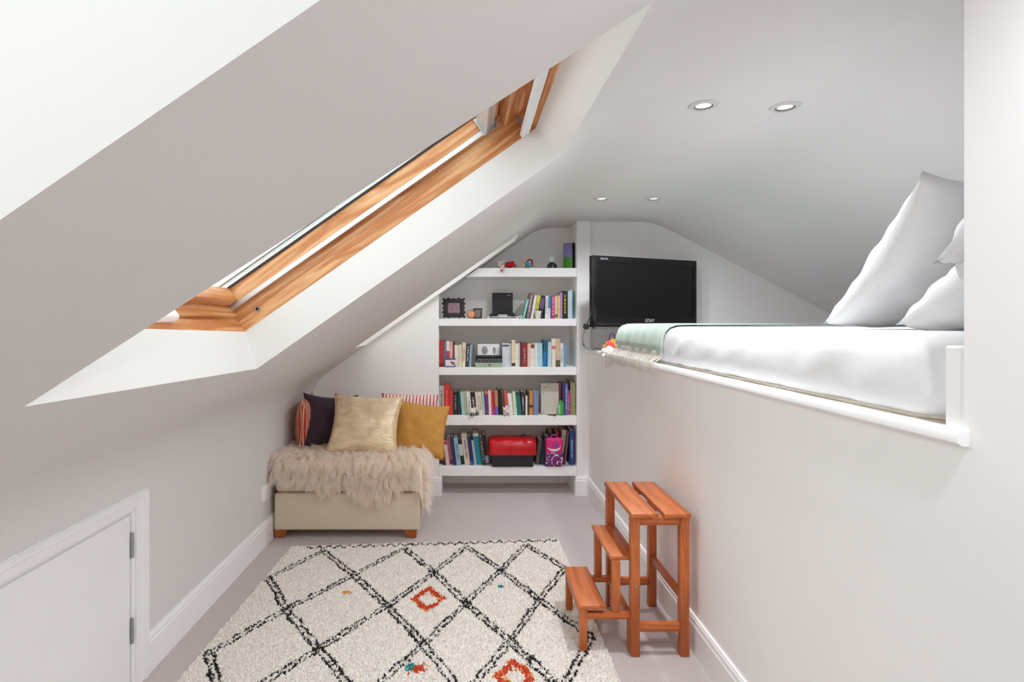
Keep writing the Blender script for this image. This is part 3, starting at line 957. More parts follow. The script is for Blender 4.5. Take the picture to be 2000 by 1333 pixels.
# ---- middle shelf ornaments
p = shelf_pt(879.5, 2, 4.075)
t = thing('tin', 'little blue, red and white printed tin before the red books', 'tin', p)
obj('tin_body', bx(-.036, .036, -.0, .035, 0, .055, bevel=.004), spots('tin_print', (232, 226, 224), (206, 70, 64), 30, .34, .4, ((60, 90, 170), (226, 130, 120))), t, smooth=True)
obj('lid', bx(-.038, .038, -.002, .037, .055, .064, bevel=.003), mat('tin_blue', (58, 84, 160), .4, .1), t, smooth=True)
obj('foot_band', bx(-.0365, .0365, -.0008, .0355, .001, .008), mat('tin_blue', (58, 84, 160), .4, .1), t)

p = shelf_pt(955, 2, 4.085)
t = thing('toy_typewriter', 'mint green and black toy typewriter with white card', 'typewriter', p)
t.scale = (.955, 1, 1)
MINT = mat('mint_enamel', (164, 184, 158), .45, .06, 30)
b = bmesh.new()
prism(b, [(-.104, -.012, 0), (-.104, .15, 0), (-.104, .15, .045), (-.104, .02, .038), (-.104, -.012, .030)], (.208, 0, 0)); obj('body', b, MINT, t)
b = bmesh.new()
prism(b, [(-.098, -.004, .034), (-.098, .12, .045), (-.098, .12, .068), (-.098, .012, .064)], (.196, 0, 0)); kb = obj('key_panel', b, BLACK, t)
kx = mat('key_grey', (120, 116, 112), .5, .1)
me = None
for r_ in range(2):
    for k in range(9):
        o = obj('key', bx(-.006, .006, -.002, .002, -.004, .004, bevel=.001), kx, kb, loc=(-.084 + .021 * k + .006 * r_, .000 + .004 * r_, .042 + .012 * r_), rot=(math.radians(-28), 0, 0))
b = bmesh.new(); lathe(b, [(0, -.1), (.010, -.1), (.010, .1), (0, .1)], 14, Matrix.Translation((0, .07, .074)) @ Matrix.Rotation(math.pi / 2, 4, 'Y')); obj('roller', b, mat('roller_grey', (70, 68, 70), .6, .1), t, smooth=True)
obj('badge', bx(-.004, .014, -.0128, -.012, .010, .022), mat('badge_brown', (104, 96, 80), .5, .1), t)
cd = obj('card', bx(-.085, .085, -.001, .001, 0, .095), mat('white_card', (236, 236, 234), .7, .02), t, loc=(0, .082, .072), rot=(math.radians(-14), 0, 0))
for (x, w, h) in ((-.030, .024, .032), (.044, .013, .026)):
    b = bmesh.new(); lathe(b, [(0, .0), (1, .0), (1, .0006), (0, .0006)], 24, Matrix.Translation((x, -.001, .046)) @ Matrix.Diagonal((w, 1, h, 1)) @ Matrix.Rotation(math.pi / 2, 4, 'X')); obj('grey_oval', b, mat('oval_grey', (150, 150, 150), .6, .3, 120), cd)

# ---- ornaments of the shelf above the toolbox
p = shelf_pt(923, 3, 4.075)
t = thing('animal_figurine', 'small round white animal figurine with a black muzzle', 'figurine', p)
PORC = mat('porcelain', (226, 222, 214), .3, .08, 40)
b = bmesh.new(); ball(b, (0, .012, .028), .027, (1, .9, 1.02)); ball(b, (-.018, .014, .054), .009); ball(b, (.020, .014, .052), .009); obj('body', b, PORC, t, smooth='all')
b = bmesh.new(); ball(b, (-.002, -.014, .012), .014, (1.2, .8, .85)); obj('muzzle', b, BLACK, t, smooth='all')
b = bmesh.new(); ball(b, (-.002, -.026, .012), .005); obj('nose', b, PORC, t, smooth='all')
b = bmesh.new(); ball(b, (.034, .01, .016), .012, (.9, .8, 1.3)); obj('tail', b, mat('figurine_grey', (90, 88, 84), .5, .2), t, smooth='all')
p = shelf_pt(990, 3, 4.075)
t = thing('animal_figurine', 'small white figurine with red and brown spots', 'figurine', p)
SP = spots('spotted_glaze', (222, 216, 208), (120, 70, 60), 62, .33, .35, ((170, 60, 56), (90, 90, 84)))
b = bmesh.new(); ball(b, (0, .014, .024), .024, (1.2, .8, 1)); obj('body', b, SP, t, smooth='all')
b = bmesh.new(); ball(b, (-.016, -.004, .048), .015); ball(b, (-.028, .0, .060), .006); ball(b, (-.006, .0, .062), .006); obj('head', b, SP, t, smooth='all')
for x in (-.018, .018):
    b = bmesh.new(); ball(b, (x, -.006, .007), .008); obj('foot', b, SP, t, smooth='all')
p = shelf_pt(1074.5, 3, 4.145)
t = thing('picture_book', 'cream board book with speckled cover facing out beside the green box', 'book', p + Vector((0, 0, .002)), (math.radians(-6), 0, 0))
obj('cover', bx(-.066, .066, 0, .004, 0, .226, bevel=.001), spots('speckled_cover', (206, 198, 184), (190, 110, 120), 34, .16, .6, ((120, 140, 90), (196, 120, 140), (120, 90, 60))), t)
obj('pages', bx(-.064, .062, .004, .014, .002, .224), PAGES, t)
obj('back_cover', bx(-.066, .066, .014, .018, 0, .226), mat('board_back', (206, 198, 184), .6, .05), t)
p = shelf_pt(1077, 3, 4.085)
o = obj('brown_pen', bmesh.new(), mat('brown_wood_pen', (120, 84, 66), .5, .1)); bpy.data.objects.remove(o)
t = thing('wooden_pen', 'short brown wooden pen lying before the speckled book', 'pen', p, (0, 0, math.radians(-30)))
b = bmesh.new(); lathe(b, [(0, -.034), (.004, -.030), (.0055, 0), (.0055, .026), (0, .026)], 12, Matrix.Translation((0, 0, .006)) @ Matrix.Rotation(math.pi / 2, 4, 'Y')); obj('barrel', b, mat('brown_wood_pen', (120, 84, 66), .5, .1), t, smooth=True)
b = bmesh.new(); lathe(b, [(0, .026), (.006, .026), (.006, .036), (0, .037)], 12, Matrix.Translation((0, 0, .006)) @ Matrix.Rotation(math.pi / 2, 4, 'Y')); obj('cap', b, mat('pen_cap', (80, 54, 46), .5, .1), t, smooth=True)
p = shelf_pt(1095, 3, 4.09)
t = thing('house_box', 'small green house shaped box beside the speckled cover', 'box', p, (0, 0, math.radians(-20)))
b = bmesh.new(); prism(b, [(-.018, 0, 0), (.020, 0, 0), (.020, 0, .085), (.001, 0, .112), (-.018, 0, .085)], (0, .03, 0)); obj('box_body', b, mat('box_leaf_green', (70, 160, 70), .5, .15, 30), t)
obj('side_label', bx(-.017, -.002, -.0008, 0, .01, .08), mat('box_mint', (140, 206, 170), .5, .1), t)
t = thing('card_folder', 'thin pink card folder standing behind the green house box', 'folder', shelf_pt(1094, 3, 4.20))
obj('folder_sheet', bx(-.008, .008, 0, .10, 0, .226), mat('pink_card', (214, 110, 140), .6, .1), t)
obj('folder_edge', bx(-.009, -.008, 0, .10, 0, .21), mat('pink_card_pale', (232, 170, 186), .6, .1), t)

# ---- bottom shelf: toolbox and pink case
p = shelf_pt(1001.5, 4, 4.062)
t = thing('toolbox', 'black box with a puffy bright red lid on the bottom shelf', 'toolbox', p)
b = bmesh.new()
vs = box(b, -.152, .152, 0, .20, 0, .095)
for v in b.verts:
    if v.co.z < .01: v.co.x *= .965
obj('tub', b, mat('toolbox_black', (30, 29, 30), .5, .12), t)
b = bmesh.new()
nx, nt_ = 36, 18
grid = []
for i in range(nx + 1):
    u = -1 + 2 * i / nx
    ringv = []
    for k in range(nt_ + 1):
        a = math.pi * k / nt_
        e = (1 - abs(u) ** 10 * .12)
        y = .10 - .108 * math.copysign(abs(math.cos(a)) ** .45, math.cos(a)) * e
        z = .088 + .112 * (math.sin(a) ** .5 if math.sin(a) > 0 else 0) * e
        z += .0035 * noise.noise((u * 3, k * .55, 2.0)) * (1 if 0 < k < nt_ else 0)
        y += .004 * noise.noise((u * 2, k * .8, 7.0))
        ringv.append(b.verts.new((u * .170, y, z)))
    grid.append(ringv)
for i in range(nx):
    for k in range(nt_):
        b.faces.new((grid[i][k], grid[i + 1][k], grid[i + 1][k + 1], grid[i][k + 1]))
b.faces.new(grid[0]); b.faces.new(grid[-1][::-1])
obj('lid', b, mat('shiny_red', (196, 8, 22), .28, .12, 12), t, smooth=True)
obj('lid_rim', bx(-.166, .166, -.010, .208, .083, .092, bevel=.003), mat('dark_red', (150, 10, 20), .4, .1), t)
b = bmesh.new(); tube(b, spline([(.06, .10, .198), (.075, .10, .208), (.09, .10, .214), (.10, .10, .202)]), .004, 8); obj('latch', b, BLACK, t, smooth='all')

p = shelf_pt(1083, 4, 4.066)
t = thing('pink_case', 'hot pink child backpack with purple spotted pocket on the bottom shelf', 'backpack', p, (0, 0, 0))
b = bmesh.new()
box(b, -.062, .062, .004, .062, 0, .205, bevel=.026, seg=4)
obj('body', b, mat('hot_pink', (214, 36, 112), .6, .08, 30), t, smooth='all')
b = bmesh.new(); box(b, -.066, .066, -.008, .05, 0, .102, bevel=.014, seg=3)
obj('front_pocket', b, spots('leopard_pocket', (230, 176, 212), (104, 36, 96), 58, .66, .6), t, smooth='all')
b = bmesh.new()
prof = spline([(-.050, .0, .136), (-.028, -.002, .122), (.006, -.002, .118), (.036, -.002, .130), (.044, .0, .152)])
for (q, r_), (q2, r2) in zip([(a, .004 + .010 * math.sin(math.pi * i / (len(prof) - 1))) for i, a in enumerate(prof)][:-1], [(a, .004 + .010 * math.sin(math.pi * i / (len(prof) - 1))) for i, a in enumerate(prof)][1:]):
    prism(b, [(q.x, .001, q.z - r_ * .5), (q2.x, .001, q2.z - r2 * .5), (q2.x, .001, q2.z + r2 * .6), (q.x, .001, q.z + r_ * .6)], (0, .006, 0))
obj('white_swoosh', b, mat('silver_white', (232, 226, 232), .4, .05), t)
b = bmesh.new(); prism(b, [(.004, .002, .130), (.026, .002, .136), (.016, .002, .176), (-.004, .002, .186)], (0, .004, 0)); obj('purple_patch', b, mat('violet_patch', (124, 80, 160), .6, .1), t)
b = bmesh.new(); tube(b, spline([(-.02, .03, .20), (-.012, .03, .222), (.012, .03, .222), (.02, .03, .20)]), .005, 8); obj('carry_loop', b, mat('violet_patch', (124, 80, 160), .6, .1), t, smooth='all')

# ------------------------------------------------------------------ ottoman with cushions and sheepskin
LINEN = mat('linen', (222, 205, 184), .95, .07, 140.0, bump=.25, bscale=500, stretch=(1, 1, 3))
OX0, OX1, OY0, OY1 = -1.130, -.288, 3.245, 4.03
t = thing('ottoman', 'low oatmeal linen ottoman on orange wooden block feet in the corner', 'ottoman', (0, 0, 0))
obj('base', bx(OX0, OX1, OY0, OY1, .050, .262, bevel=.014, seg=3), LINEN, t, smooth=True)
def puffy_box(x0, x1, y0, y1, z0, z1, r, amp, n=26):
    """box with rounded edges and a slightly domed top"""
    b = bmesh.new()
    box(b, x0, x1, y0, y1, z0, z1, bevel=r, seg=4)
    bmesh.ops.subdivide_edges(b, edges=[e for e in b.edges if e.calc_length() > .15], cuts=8, use_grid_fill=True)
    cx, cy = (x0 + x1) / 2, (y0 + y1) / 2
    for v in b.verts:
        u, w = (v.co.x - cx) / (x1 - x0) * 2, (v.co.y - cy) / (y1 - y0) * 2
        k = max(0, (1 - u * u)) * max(0, (1 - w * w))
        if v.co.z > (z0 + z1) / 2: v.co.z += amp * k
    return b
obj('seat_cushion', puffy_box(OX0 + .002, OX1 - .002, OY0 + .002, OY1, .266, .430, .035, .012), LINEN, t, smooth='all')
FOOT = wood('foot_wood', (160, 84, 30), (196, 116, 50), 2, 14.0, .4, 5.0)
for (x, y, sx) in ((OX0 + .035, OY0 + .04, 1), (OX1 - .060, OY0 + .04, -1), (OX0 + .035, OY1 - .06, 1), (OX1 - .060, OY1 - .06, -1)):
    b = bmesh.new()
    box(b, -.035, .040, -.035, .035, 0, .052, bevel=.003)
    for v in b.verts:
        if v.co.z < .026:
            v.co.x = v.co.x * .66 - .010 * sx
            v.co.y *= .72
    obj('foot', b, FOOT, t, loc=(x, y, .001))

def pillow_bm(w, h, t, seg=28, pinch=.10, wr=.006, seed=0.0, puff=.5, sag=None):
    """square cushion in the local xz plane, thickness along y, standing on z=0"""
    b = bmesh.new()
    def pt(i, j, side):
        u, v = -1 + 2 * i / seg, -1 + 2 * j / seg
        k = max(0.0, (1 - u * u)) * max(0.0, (1 - v * v))
        th = t * .5 * (k ** puff)
        x = u * w / 2 * (1 - pinch * (1 - v * v) * abs(u) ** 1.5 * .6 - 0)
        z = v * h / 2 * (1 - (pinch if sag is None or v < 0 else sag) * (1 - u * u) * abs(v) ** 1.5 * .6)
        nz = noise.noise((u * 2.6 + seed, v * 2.6, seed)) + .6 * noise.noise((u * 6 + seed, v * 5, seed + 3))
        edge = (abs(u) ** 6 + abs(v) ** 6)
        th += wr * nz * (k ** .3) + wr * .9 * math.sin((u * 17 if abs(v) > abs(u) else v * 17) + seed) * (k ** .35) * min(1, edge) * .8
        return (x, -side * th, z + h / 2)
    front = [[b.verts.new(pt(i, j, 1)) for j in range(seg + 1)] for i in range(seg + 1)]
    back = [[front[i][j] if i in (0, seg) or j in (0, seg) else b.verts.new(pt(i, j, -1)) for j in range(seg + 1)] for i in range(seg + 1)]
    for i in range(seg):
        for j in range(seg):
            b.faces.new((front[i][j], front[i + 1][j], front[i + 1][j + 1], front[i][j + 1]))
            b.faces.new((back[i][j], back[i][j + 1], back[i + 1][j + 1], back[i + 1][j]))
    return b

def cushion(label, w, h, t, m, base, lean, turn, roll, seed, wr=.006, piping=None, group=None, cat='cushion', name='cushion', pinch=.10):
    """base = middle of the lower edge; lean back, turn about z, roll in its own plane (degrees)"""
    o = thing(name, label, cat, base, (0, 0, math.radians(turn)), group)
    M = Matrix.Rotation(math.radians(-lean), 4, 'X') @ Matrix.Translation((0, 0, h / 2)) @ Matrix.Rotation(math.radians(roll), 4, 'Y') @ Matrix.Translation((0, 0, -h / 2))
    b = pillow_bm(w, h, t, wr=wr, seed=seed, pinch=pinch)
    c = obj('cover', b, m, o, smooth='all')
    c.matrix_local = M
    b = bmesh.new()
    pts = []
    n = 14
    for (u0, v0, u1, v1) in ((-1, -1, 1, -1), (1, -1, 1, 1), (1, 1, -1, 1), (-1, 1, -1, -1)):
        for k in range(n):
            a = k / n
            u, v = u0 + (u1 - u0) * a, v0 + (v1 - v0) * a
            x = u * w / 2 * (1 - pinch * (1 - v * v) * abs(u) ** 1.5 * .6)
            z = v * h / 2 * (1 - pinch * (1 - u * u) * abs(v) ** 1.5 * .6)
            pts.append((x, 0, z + h / 2))
    pts.append(pts[0])
    tube(b, pts, .003 if piping is None else .005, 6)
    s = obj('seam', b, piping or m, o, smooth='all')
    s.matrix_local = M
    return o

ZS = .446
STRIPE_D = stripes('red_ticking', (176, 62, 52), (226, 188, 150), 0, 82, .60)
STRIPE_L = stripes('pale_ticking', (200, 84, 82), (236, 218, 208), 0, 42, .38)
PURPLE = mat('aubergine_cloth', (56, 36, 46), .85, .12, 90, bump=.15, bscale=300, sheen=.2)
GOLDM = mat('gold_foil_cloth', (234, 210, 174), .42, .16, 9.0, bump=.5, bscale=36, metal=.22, stretch=(1, 1, 3.2))
MUST = mat('mustard_cloth', (196, 140, 62), .8, .08, 30, bump=.12, bscale=120)
cushion('red and cream ticking cushion squeezed against the left wall', .36, .325, .13, STRIPE_D, (-1.062, 3.66, ZS - .002), 1, -84, 0, 1.3)
cushion('dark aubergine cushion beside the red ticking cushion', .36, .345, .13, PURPLE, (-.875, 3.585, ZS + .004), 15, 30, 6, 4.1, pinch=.26)
cushion('pale pink and white ticking cushion at the back beside the shelves', .40, .30, .12, STRIPE_L, (-.43, 3.925, ZS), 9, 0, 2, 2.2)
cushion('large shimmering gold cushion in the middle of the ottoman', .435, .40, .15, GOLDM, (-.640, 3.355, ZS + .004), 31, 2, 3, 6.7, wr=.010, pinch=.20)
cushion('mustard cushion at the right end of the ottoman', .36, .36, .14, MUST, (-.312, 3.50, ZS - .035), 28, 8, 9, 9.4, wr=.009, pinch=.18)

# sheepskin: hide draped over the seat and the front, with its long wool
FUR = [fibre('wool_cream', (255, 251, 246), .0, .65), fibre('wool_tan', (254, 241, 228), .0, .65)]
drop_px = [(522, 935), (535, 945), (560, 950), (600, 948), (620, 965), (640, 976), (668, 958), (690, 970), (715, 985), (750, 984), (775, 968), (795, 950), (812, 955), (826, 985), (838, 1000)]
dx = np.array([(p - CX) * 3.225 / F for p, _ in drop_px]); dz = np.array([CH - (q - CY) * 3.225 / F + .028 for _, q in drop_px])
t = thing('sheepskin', 'long haired cream sheepskin draped over the seat and front of the ottoman', 'sheepskin', (0, 0, 0))
def hide_point(x, v):
    """v metres along the hide from its back edge (y = 3.72) forward, over the front edge and down"""
    top = .442 + .008
    L1 = 3.72 - 3.27
    r = .035
    if v < L1: return Vector((x, 3.72 - v, top)), Vector((0, 0, 1)), Vector((0, -1, 0))
    v -= L1
    q = r * math.pi / 2
    if v < q:
        a = v / r
        return Vector((x, 3.27 - r * math.sin(a), top - r + r * math.cos(a))), Vector((0, -math.sin(a), math.cos(a))), Vector((0, -math.cos(a), -math.sin(a)))
    return Vector((x, 3.27 - r, top - r - (v - q))), Vector((0, -1, 0)), Vector((0, 0, -1))
hb = bmesh.new()
NU, NV = 46, 30
hx0, hx1 = -1.138, -.276
rows_ = []
for i in range(NU + 1):
    x = hx0 + (hx1 - hx0) * i / NU
    vmax = .45 + .035 * math.pi / 2 + max(.02, .415 - float(np.interp(x, dx, dz)))
    rows_.append([hb.verts.new(hide_point(x, vmax * j / NV)[0]) for j in range(NV + 1)])
for i in range(NU):
    for j in range(NV):
        hb.faces.new((rows_[i][j], rows_[i + 1][j], rows_[i + 1][j + 1], rows_[i][j + 1]))
# tail over the right side
def side_point(y, v):
    r = .03
    q = r * math.pi / 2
    if v < q:
        a = v / r
        return Vector((-.306 + r * math.sin(a), y, .450 - r + r * math.cos(a))), Vector((math.sin(a), 0, math.cos(a)))
    return Vector((-.276, y, .420 - (v - q))), Vector((1, 0, 0))
side_len = lambda y: .047 + max(.03, .25 - abs(y - 3.27) * .9)
sr = []
for i in range(15):
    y = 3.235 + .30 * i / 14
    sr.append([hb.verts.new(side_point(y, side_len(y) * j / 12)[0]) for j in range(13)])
for i in range(14):
    for j in range(12):
        hb.faces.new((sr[i][j], sr[i + 1][j], sr[i + 1][j + 1], sr[i][j + 1]))
obj('hide', hb, mat('hide_cream', (250, 240, 222), .95, .08, 40), t, smooth='all')
ro, no_, di = [], [], []
while len(ro) < 42000:
    if R.random() < .86:
        x = R.uniform(hx0, hx1)
        vmax = .45 + .055 + max(.02, .415 - float(np.interp(x, dx, dz)))
        v = vmax * (R.random() ** .72)
        p, n, d = hide_point(x, v)
        if R.random() < .35 and p.y > 3.45: continue
        lat = Vector((.55 * ((x + .70) / .43) if abs(x + .70) > .2 else .15 * R.uniform(-1, 1), 0, 0))
        if x < hx0 + .05: lat.x = min(lat.x, -.1)
        ro.append(p); no_.append(n); di.append((d + lat * .55).normalized())
    else:
        y = R.uniform(3.235, 3.53)
        p, n = side_point(y, side_len(y) * R.random())
        ro.append(p); no_.append(n); di.append(Vector((.1, R.uniform(-.4, .2), -1)).normalized())
ro, no_, di = np.array(ro), np.array(no_), np.array(di)
def strands(ro, no_, di, length, width, lift, cell, name, mats, parent, rng):
    n = len(ro)
    key = np.floor(ro / cell).astype(int)
    _, inv = np.unique(key, axis=0, return_inverse=True)
    inv = inv.ravel()
    nc = inv.max() + 1
    cc = np.zeros((nc, 3)); cnt = np.bincount(inv, minlength=nc)
    for a in range(3): cc[:, a] = np.bincount(inv, ro[:, a], minlength=nc) / cnt
    cdir = rng.normal(0, .34, (nc, 3))
    L = length * rng.uniform(.65, 1.2, n)[:, None]
    lf = (lift * rng.uniform(.4, 1.5, n))[:, None]
    d = di + no_ * lf + cdir[inv] + rng.normal(0, .13, (n, 3))
    d /= np.linalg.norm(d, axis=1)[:, None]
    up = di * .35 + no_ * (lf + .75) + cdir[inv] * .5
    up /= np.linalg.norm(up, axis=1)[:, None]
    pull = (cc[inv] - ro) * .35
    mid = ro + up * L * .42 + pull * .25
    tip = mid + d * L * .62 + pull * .5 + np.array([0, 0, -.010])
    side = np.cross(d, rng.normal(0, 1, (n, 3))); side /= np.linalg.norm(side, axis=1)[:, None]
    w = width * rng.uniform(.6, 1.3, n)[:, None]
    V = np.stack([ro - side * w, ro + side * w, mid + side * w * .9, mid - side * w * .9, tip], axis=1).reshape(-1, 3)
    b0 = np.arange(n) * 5
    T = np.concatenate([np.stack([b0, b0 + 1, b0 + 2], 1), np.stack([b0, b0 + 2, b0 + 3], 1), np.stack([b0 + 3, b0 + 2, b0 + 4], 1)])
    idx = np.tile((rng.random(n) < .22).astype(int), 3)
    return raw_mesh(name, V, T, mats, parent, idx)
o = strands(ro, no_, di, .072, .0010, .36, .026, 'wool', FUR, t, NP)
o['kind'] = 'stuff'

# ------------------------------------------------------------------ rug
RTL, RTR, RBR, RBL = (-.985, 3.112), (.505, 3.225), (.530, .95), (-1.035, .85)
t = thing('rug', 'cream shaggy rug with black diamond lattice and coloured motifs', 'rug', (0, 0, 0))
b = bmesh.new()
prism(b, [(RTL[0], RTL[1], .001), (RTR[0], RTR[1], .001), (RBR[0], RBR[1], .001), (RBL[0], RBL[1], .001)], (0, 0, .007))
obj('backing', b, mat('rug_backing', (228, 220, 212), .95, .05), t)
sp = .0062
na, nb = int(1.53 / sp), int(2.27 / sp)
A, B = np.meshgrid((np.arange(na) + .5) / na, (np.arange(nb) + .5) / nb, indexing='ij')
A = (A + NP.uniform(-.45, .45, A.shape) / na).ravel(); B = (B + NP.uniform(-.45, .45, B.shape) / nb).ravel()
X = (RTL[0] * (1 - A) + RTR[0] * A) * (1 - B) + (RBL[0] * (1 - A) + RBR[0] * A) * B
Y = (RTL[1] * (1 - A) + RTR[1] * A) * (1 - B) + (RBL[1] * (1 - A) + RBR[1] * A) * B
keep = NP.random(len(X)) < .94
X, Y = X[keep], Y[keep]
EVEN, ODD = [-.795, -.36, -.020, .31], [-.978, -.572, -.178, .155, .479]
ROWY = [3.097, 2.787, 2.472, 2.165, 1.855, 1.545, 1.235]
ry = lambda r, x: ROWY[r] + .075 * (x + .2)
segs = []
for r in range(7):
    if r % 2 == 0:
        for i, x in enumerate(EVEN):
            for rr in (r - 1, r + 1):
                if 0 <= rr < 7:
                    for j in (i, i + 1):
                        segs.append(((x, ry(r, x)), (ODD[j], ry(rr, ODD[j])), (j == i + 1) == (rr > r)))
n1 = np.array([noise.noise((x * 22, y * 22, 0.3)) for x, y in zip(X, Y)])
n2 = np.array([noise.noise((x * 70, y * 70, 5.3)) for x, y in zip(X, Y)])
ink = np.zeros(len(X), bool)
for (p, q, fat) in segs:
    p, q = np.array(p), np.array(q)
    L = np.linalg.norm(q - p); u = (q - p) / L
    al = (X - p[0]) * u[0] + (Y - p[1]) * u[1]
    pe = -(X - p[0]) * u[1] + (Y - p[1]) * u[0] + .009 * n1 + .004 * n2
    ins = (al > -.006) & (al < L + .006)
    off, th = (.0125, .0056) if fat else (.0105, .0044)
    ink |= ins & (np.abs(np.abs(pe) - off) < th + .0035 * n2) & (n2 + .25 * n1 > (-.42 if fat else -.5))
    if fat: ink |= ins & (np.abs(pe) < .017) & (n2 > .34)
# wavy line along the far edge
zx = (X + .90) / 1.40
zy = 3.094 + .075 * (X + .9) + .034 * np.abs(((X * 36) % 2) - 1) - .018
ink |= (zx > 0) & (zx < 1) & (np.abs(Y - zy + .004 * n2) < .0085 + .003 * n2)
col = ink.astype(int)
col[(col == 1) & (NP.random(len(X)) < .10)] = 0
def motif(cx, cy, w, h, ring, c_in, c_edge):
    d = np.abs(X - cx) / w + np.abs(Y - cy) / h
    ang = .25 * n1 + .18 * n2
    m = np.abs(d + ang - 1) < ring
    col[m] = c_in
    m2 = (np.abs(d + ang - 1) < ring * 1.45) & ~m & (n2 > .12)
    col[m2] = c_edge
def dab(cx, cy, r, c):
    d = np.hypot((X - cx), (Y - cy)) / r + .9 * n2 + .3 * n1
    col[d < .8] = c
motif(-.188, 2.523, .062, .098, .24, 2, 3)
dab(-.56, 2.583, .026, 3)
dab(.142, 2.642, .016, 4)
motif(.158, 1.965, .06, .085, .24, 2, 3)
dab(-.183, 2.015, .036, 2); dab(-.215, 2.03, .018, 4)
RUGM = [mat('pile_cream', (234, 228, 221), .95, .02, 30, sheen=.2), mat('pile_black', (38, 34, 34), .95, .15, 60),
        mat('pile_orange', (206, 74, 34), .95, .15, 60), mat('pile_yellow', (218, 160, 60), .95, .12, 60), mat('pile_teal', (40, 150, 150), .95, .12, 60)]
n = len(X)
hgt = NP.uniform(.006, .0105, n); rad = NP.uniform(.0058, .0078, n); ph = NP.uniform(0, 6.28, n)
cx_, cy_ = NP.normal(0, .0042, n), NP.normal(-.001, .0042, n)
base = []
for k in range(3):
    base.append(np.stack([X + rad * np.cos(ph + k * 2.094), Y + rad * np.sin(ph + k * 2.094), np.full(n, .007)], 1))
tip = np.stack([X + cx_, Y + cy_, .007 + hgt], 1)
V = np.stack(base + [tip], axis=1).reshape(-1, 3)
b0 = np.arange(n) * 4
T = np.concatenate([np.stack([b0 + k, b0 + (k + 1) % 3, b0 + 3], 1) for k in range(3)])
o = raw_mesh('pile', V, T, RUGM, t, np.tile(col, 3))
o['kind'] = 'stuff'

# ------------------------------------------------------------------ step stool
t = thing('step_stool', 'orange brown wooden folding step stool with three steps by the half wall', 'step stool', (0, 0, 0))
def pc(name, x0, x1, y0, y1, z0, z1, axis, bev=.003):
    cx, cy, cz = (x0 + x1) / 2, (y0 + y1) / 2, (z0 + z1) / 2
    return obj(name, bx(x0 - cx, x1 - cx, y0 - cy, y1 - cy, z0 - cz, z1 - cz, bevel=bev), TEAK[axis], t, smooth=True, loc=(cx, cy, cz))
TY0, TY1 = 2.088, 2.515
for (x0, x1) in ((.600, .700), (.722, .820)):
    sb = pc('top_board', x0, x1, TY0, TY1, .521, .539, 1)
    for y in (TY0 + .03, TY1 - .03):
        for x in (x0 + .02, x1 - .02):
            b = bmesh.new(); lathe(b, [(0, .0095), (.0028, .0095), (.0028, .0088)], 8, Matrix.Translation((x - (x0 + x1) / 2, y - (TY0 + TY1) / 2, 0)))
            obj('screw', b, STEEL, sb)
LW = .034
for y in (TY0 + .012, TY1 - .012 - LW):
    for x in (.601, .785):
        pc('tall_leg', x, x + LW, y, y + LW, .001, .521, 2)
for y in (TY0 + .016, TY1 - .016 - .022):
    pc('top_apron', .635, .785, y, y + .022, .490, .521, 0)
    pc('side_stretcher', .635, .785, y, y + .022, .092, .124, 0)
pc('back_stretcher', .792, .812, TY0 + .046, TY1 - .046, .200, .228, 1)
# swung out unit with the two lower steps
LY0, LY1 = 2.140, 2.462
st = pc('low_step', .408, .508, LY0 - .034, LY1 - .018, .174, .190, 1)
st2 = pc('middle_step', .530, .632, LY0 - .014, LY1 - .006, .351, .367, 1)
G = .018
for y in (LY0 - .030, LY1 - .052):
    pc('front_leg', .412, .440, y, y + .030, G, .174, 2)
    pc('middle_leg', .536, .566, y + .006, y + .034, .134, .351, 2)
    pc('side_rail', .440, .632, y + .004, y + .026, .134, .158, 0)
for y in (LY0 + .002, LY1 - .060):
    pc('rear_leg', .602, .628, y, y + .024, .002, .134, 2)
pc('cross_rail', .590, .612, LY0, LY1 - .052, .136, .156, 1)
pc('front_rail', .414, .432, LY0, LY1 - .052, .140, .172, 1)
b = bmesh.new(); lathe(b, [(0, 0), (.005, 0), (.004, .003), (0, .004)], 12, Matrix.Translation((.618, TY0 + .0115, .262)) @ Matrix.Rotation(math.pi / 2, 4, 'X'))
obj('pivot_bolt', b, STEEL, t, smooth=True)

# ------------------------------------------------------------------ wall socket behind the ottoman
t = thing('wall_socket', 'white socket plate on the left wall beside the ottoman', 'socket', (XL, 3.185, .25))
obj('plate', bx(0, .009, -.073, .073, 0, .086, bevel=.003), W_TRIM, t, smooth=True)
for y in (-.035, .035):
    obj('switch', bx(.009, .012, y - .008, y + .008, .056, .072, bevel=.001), W_TRIM, t)

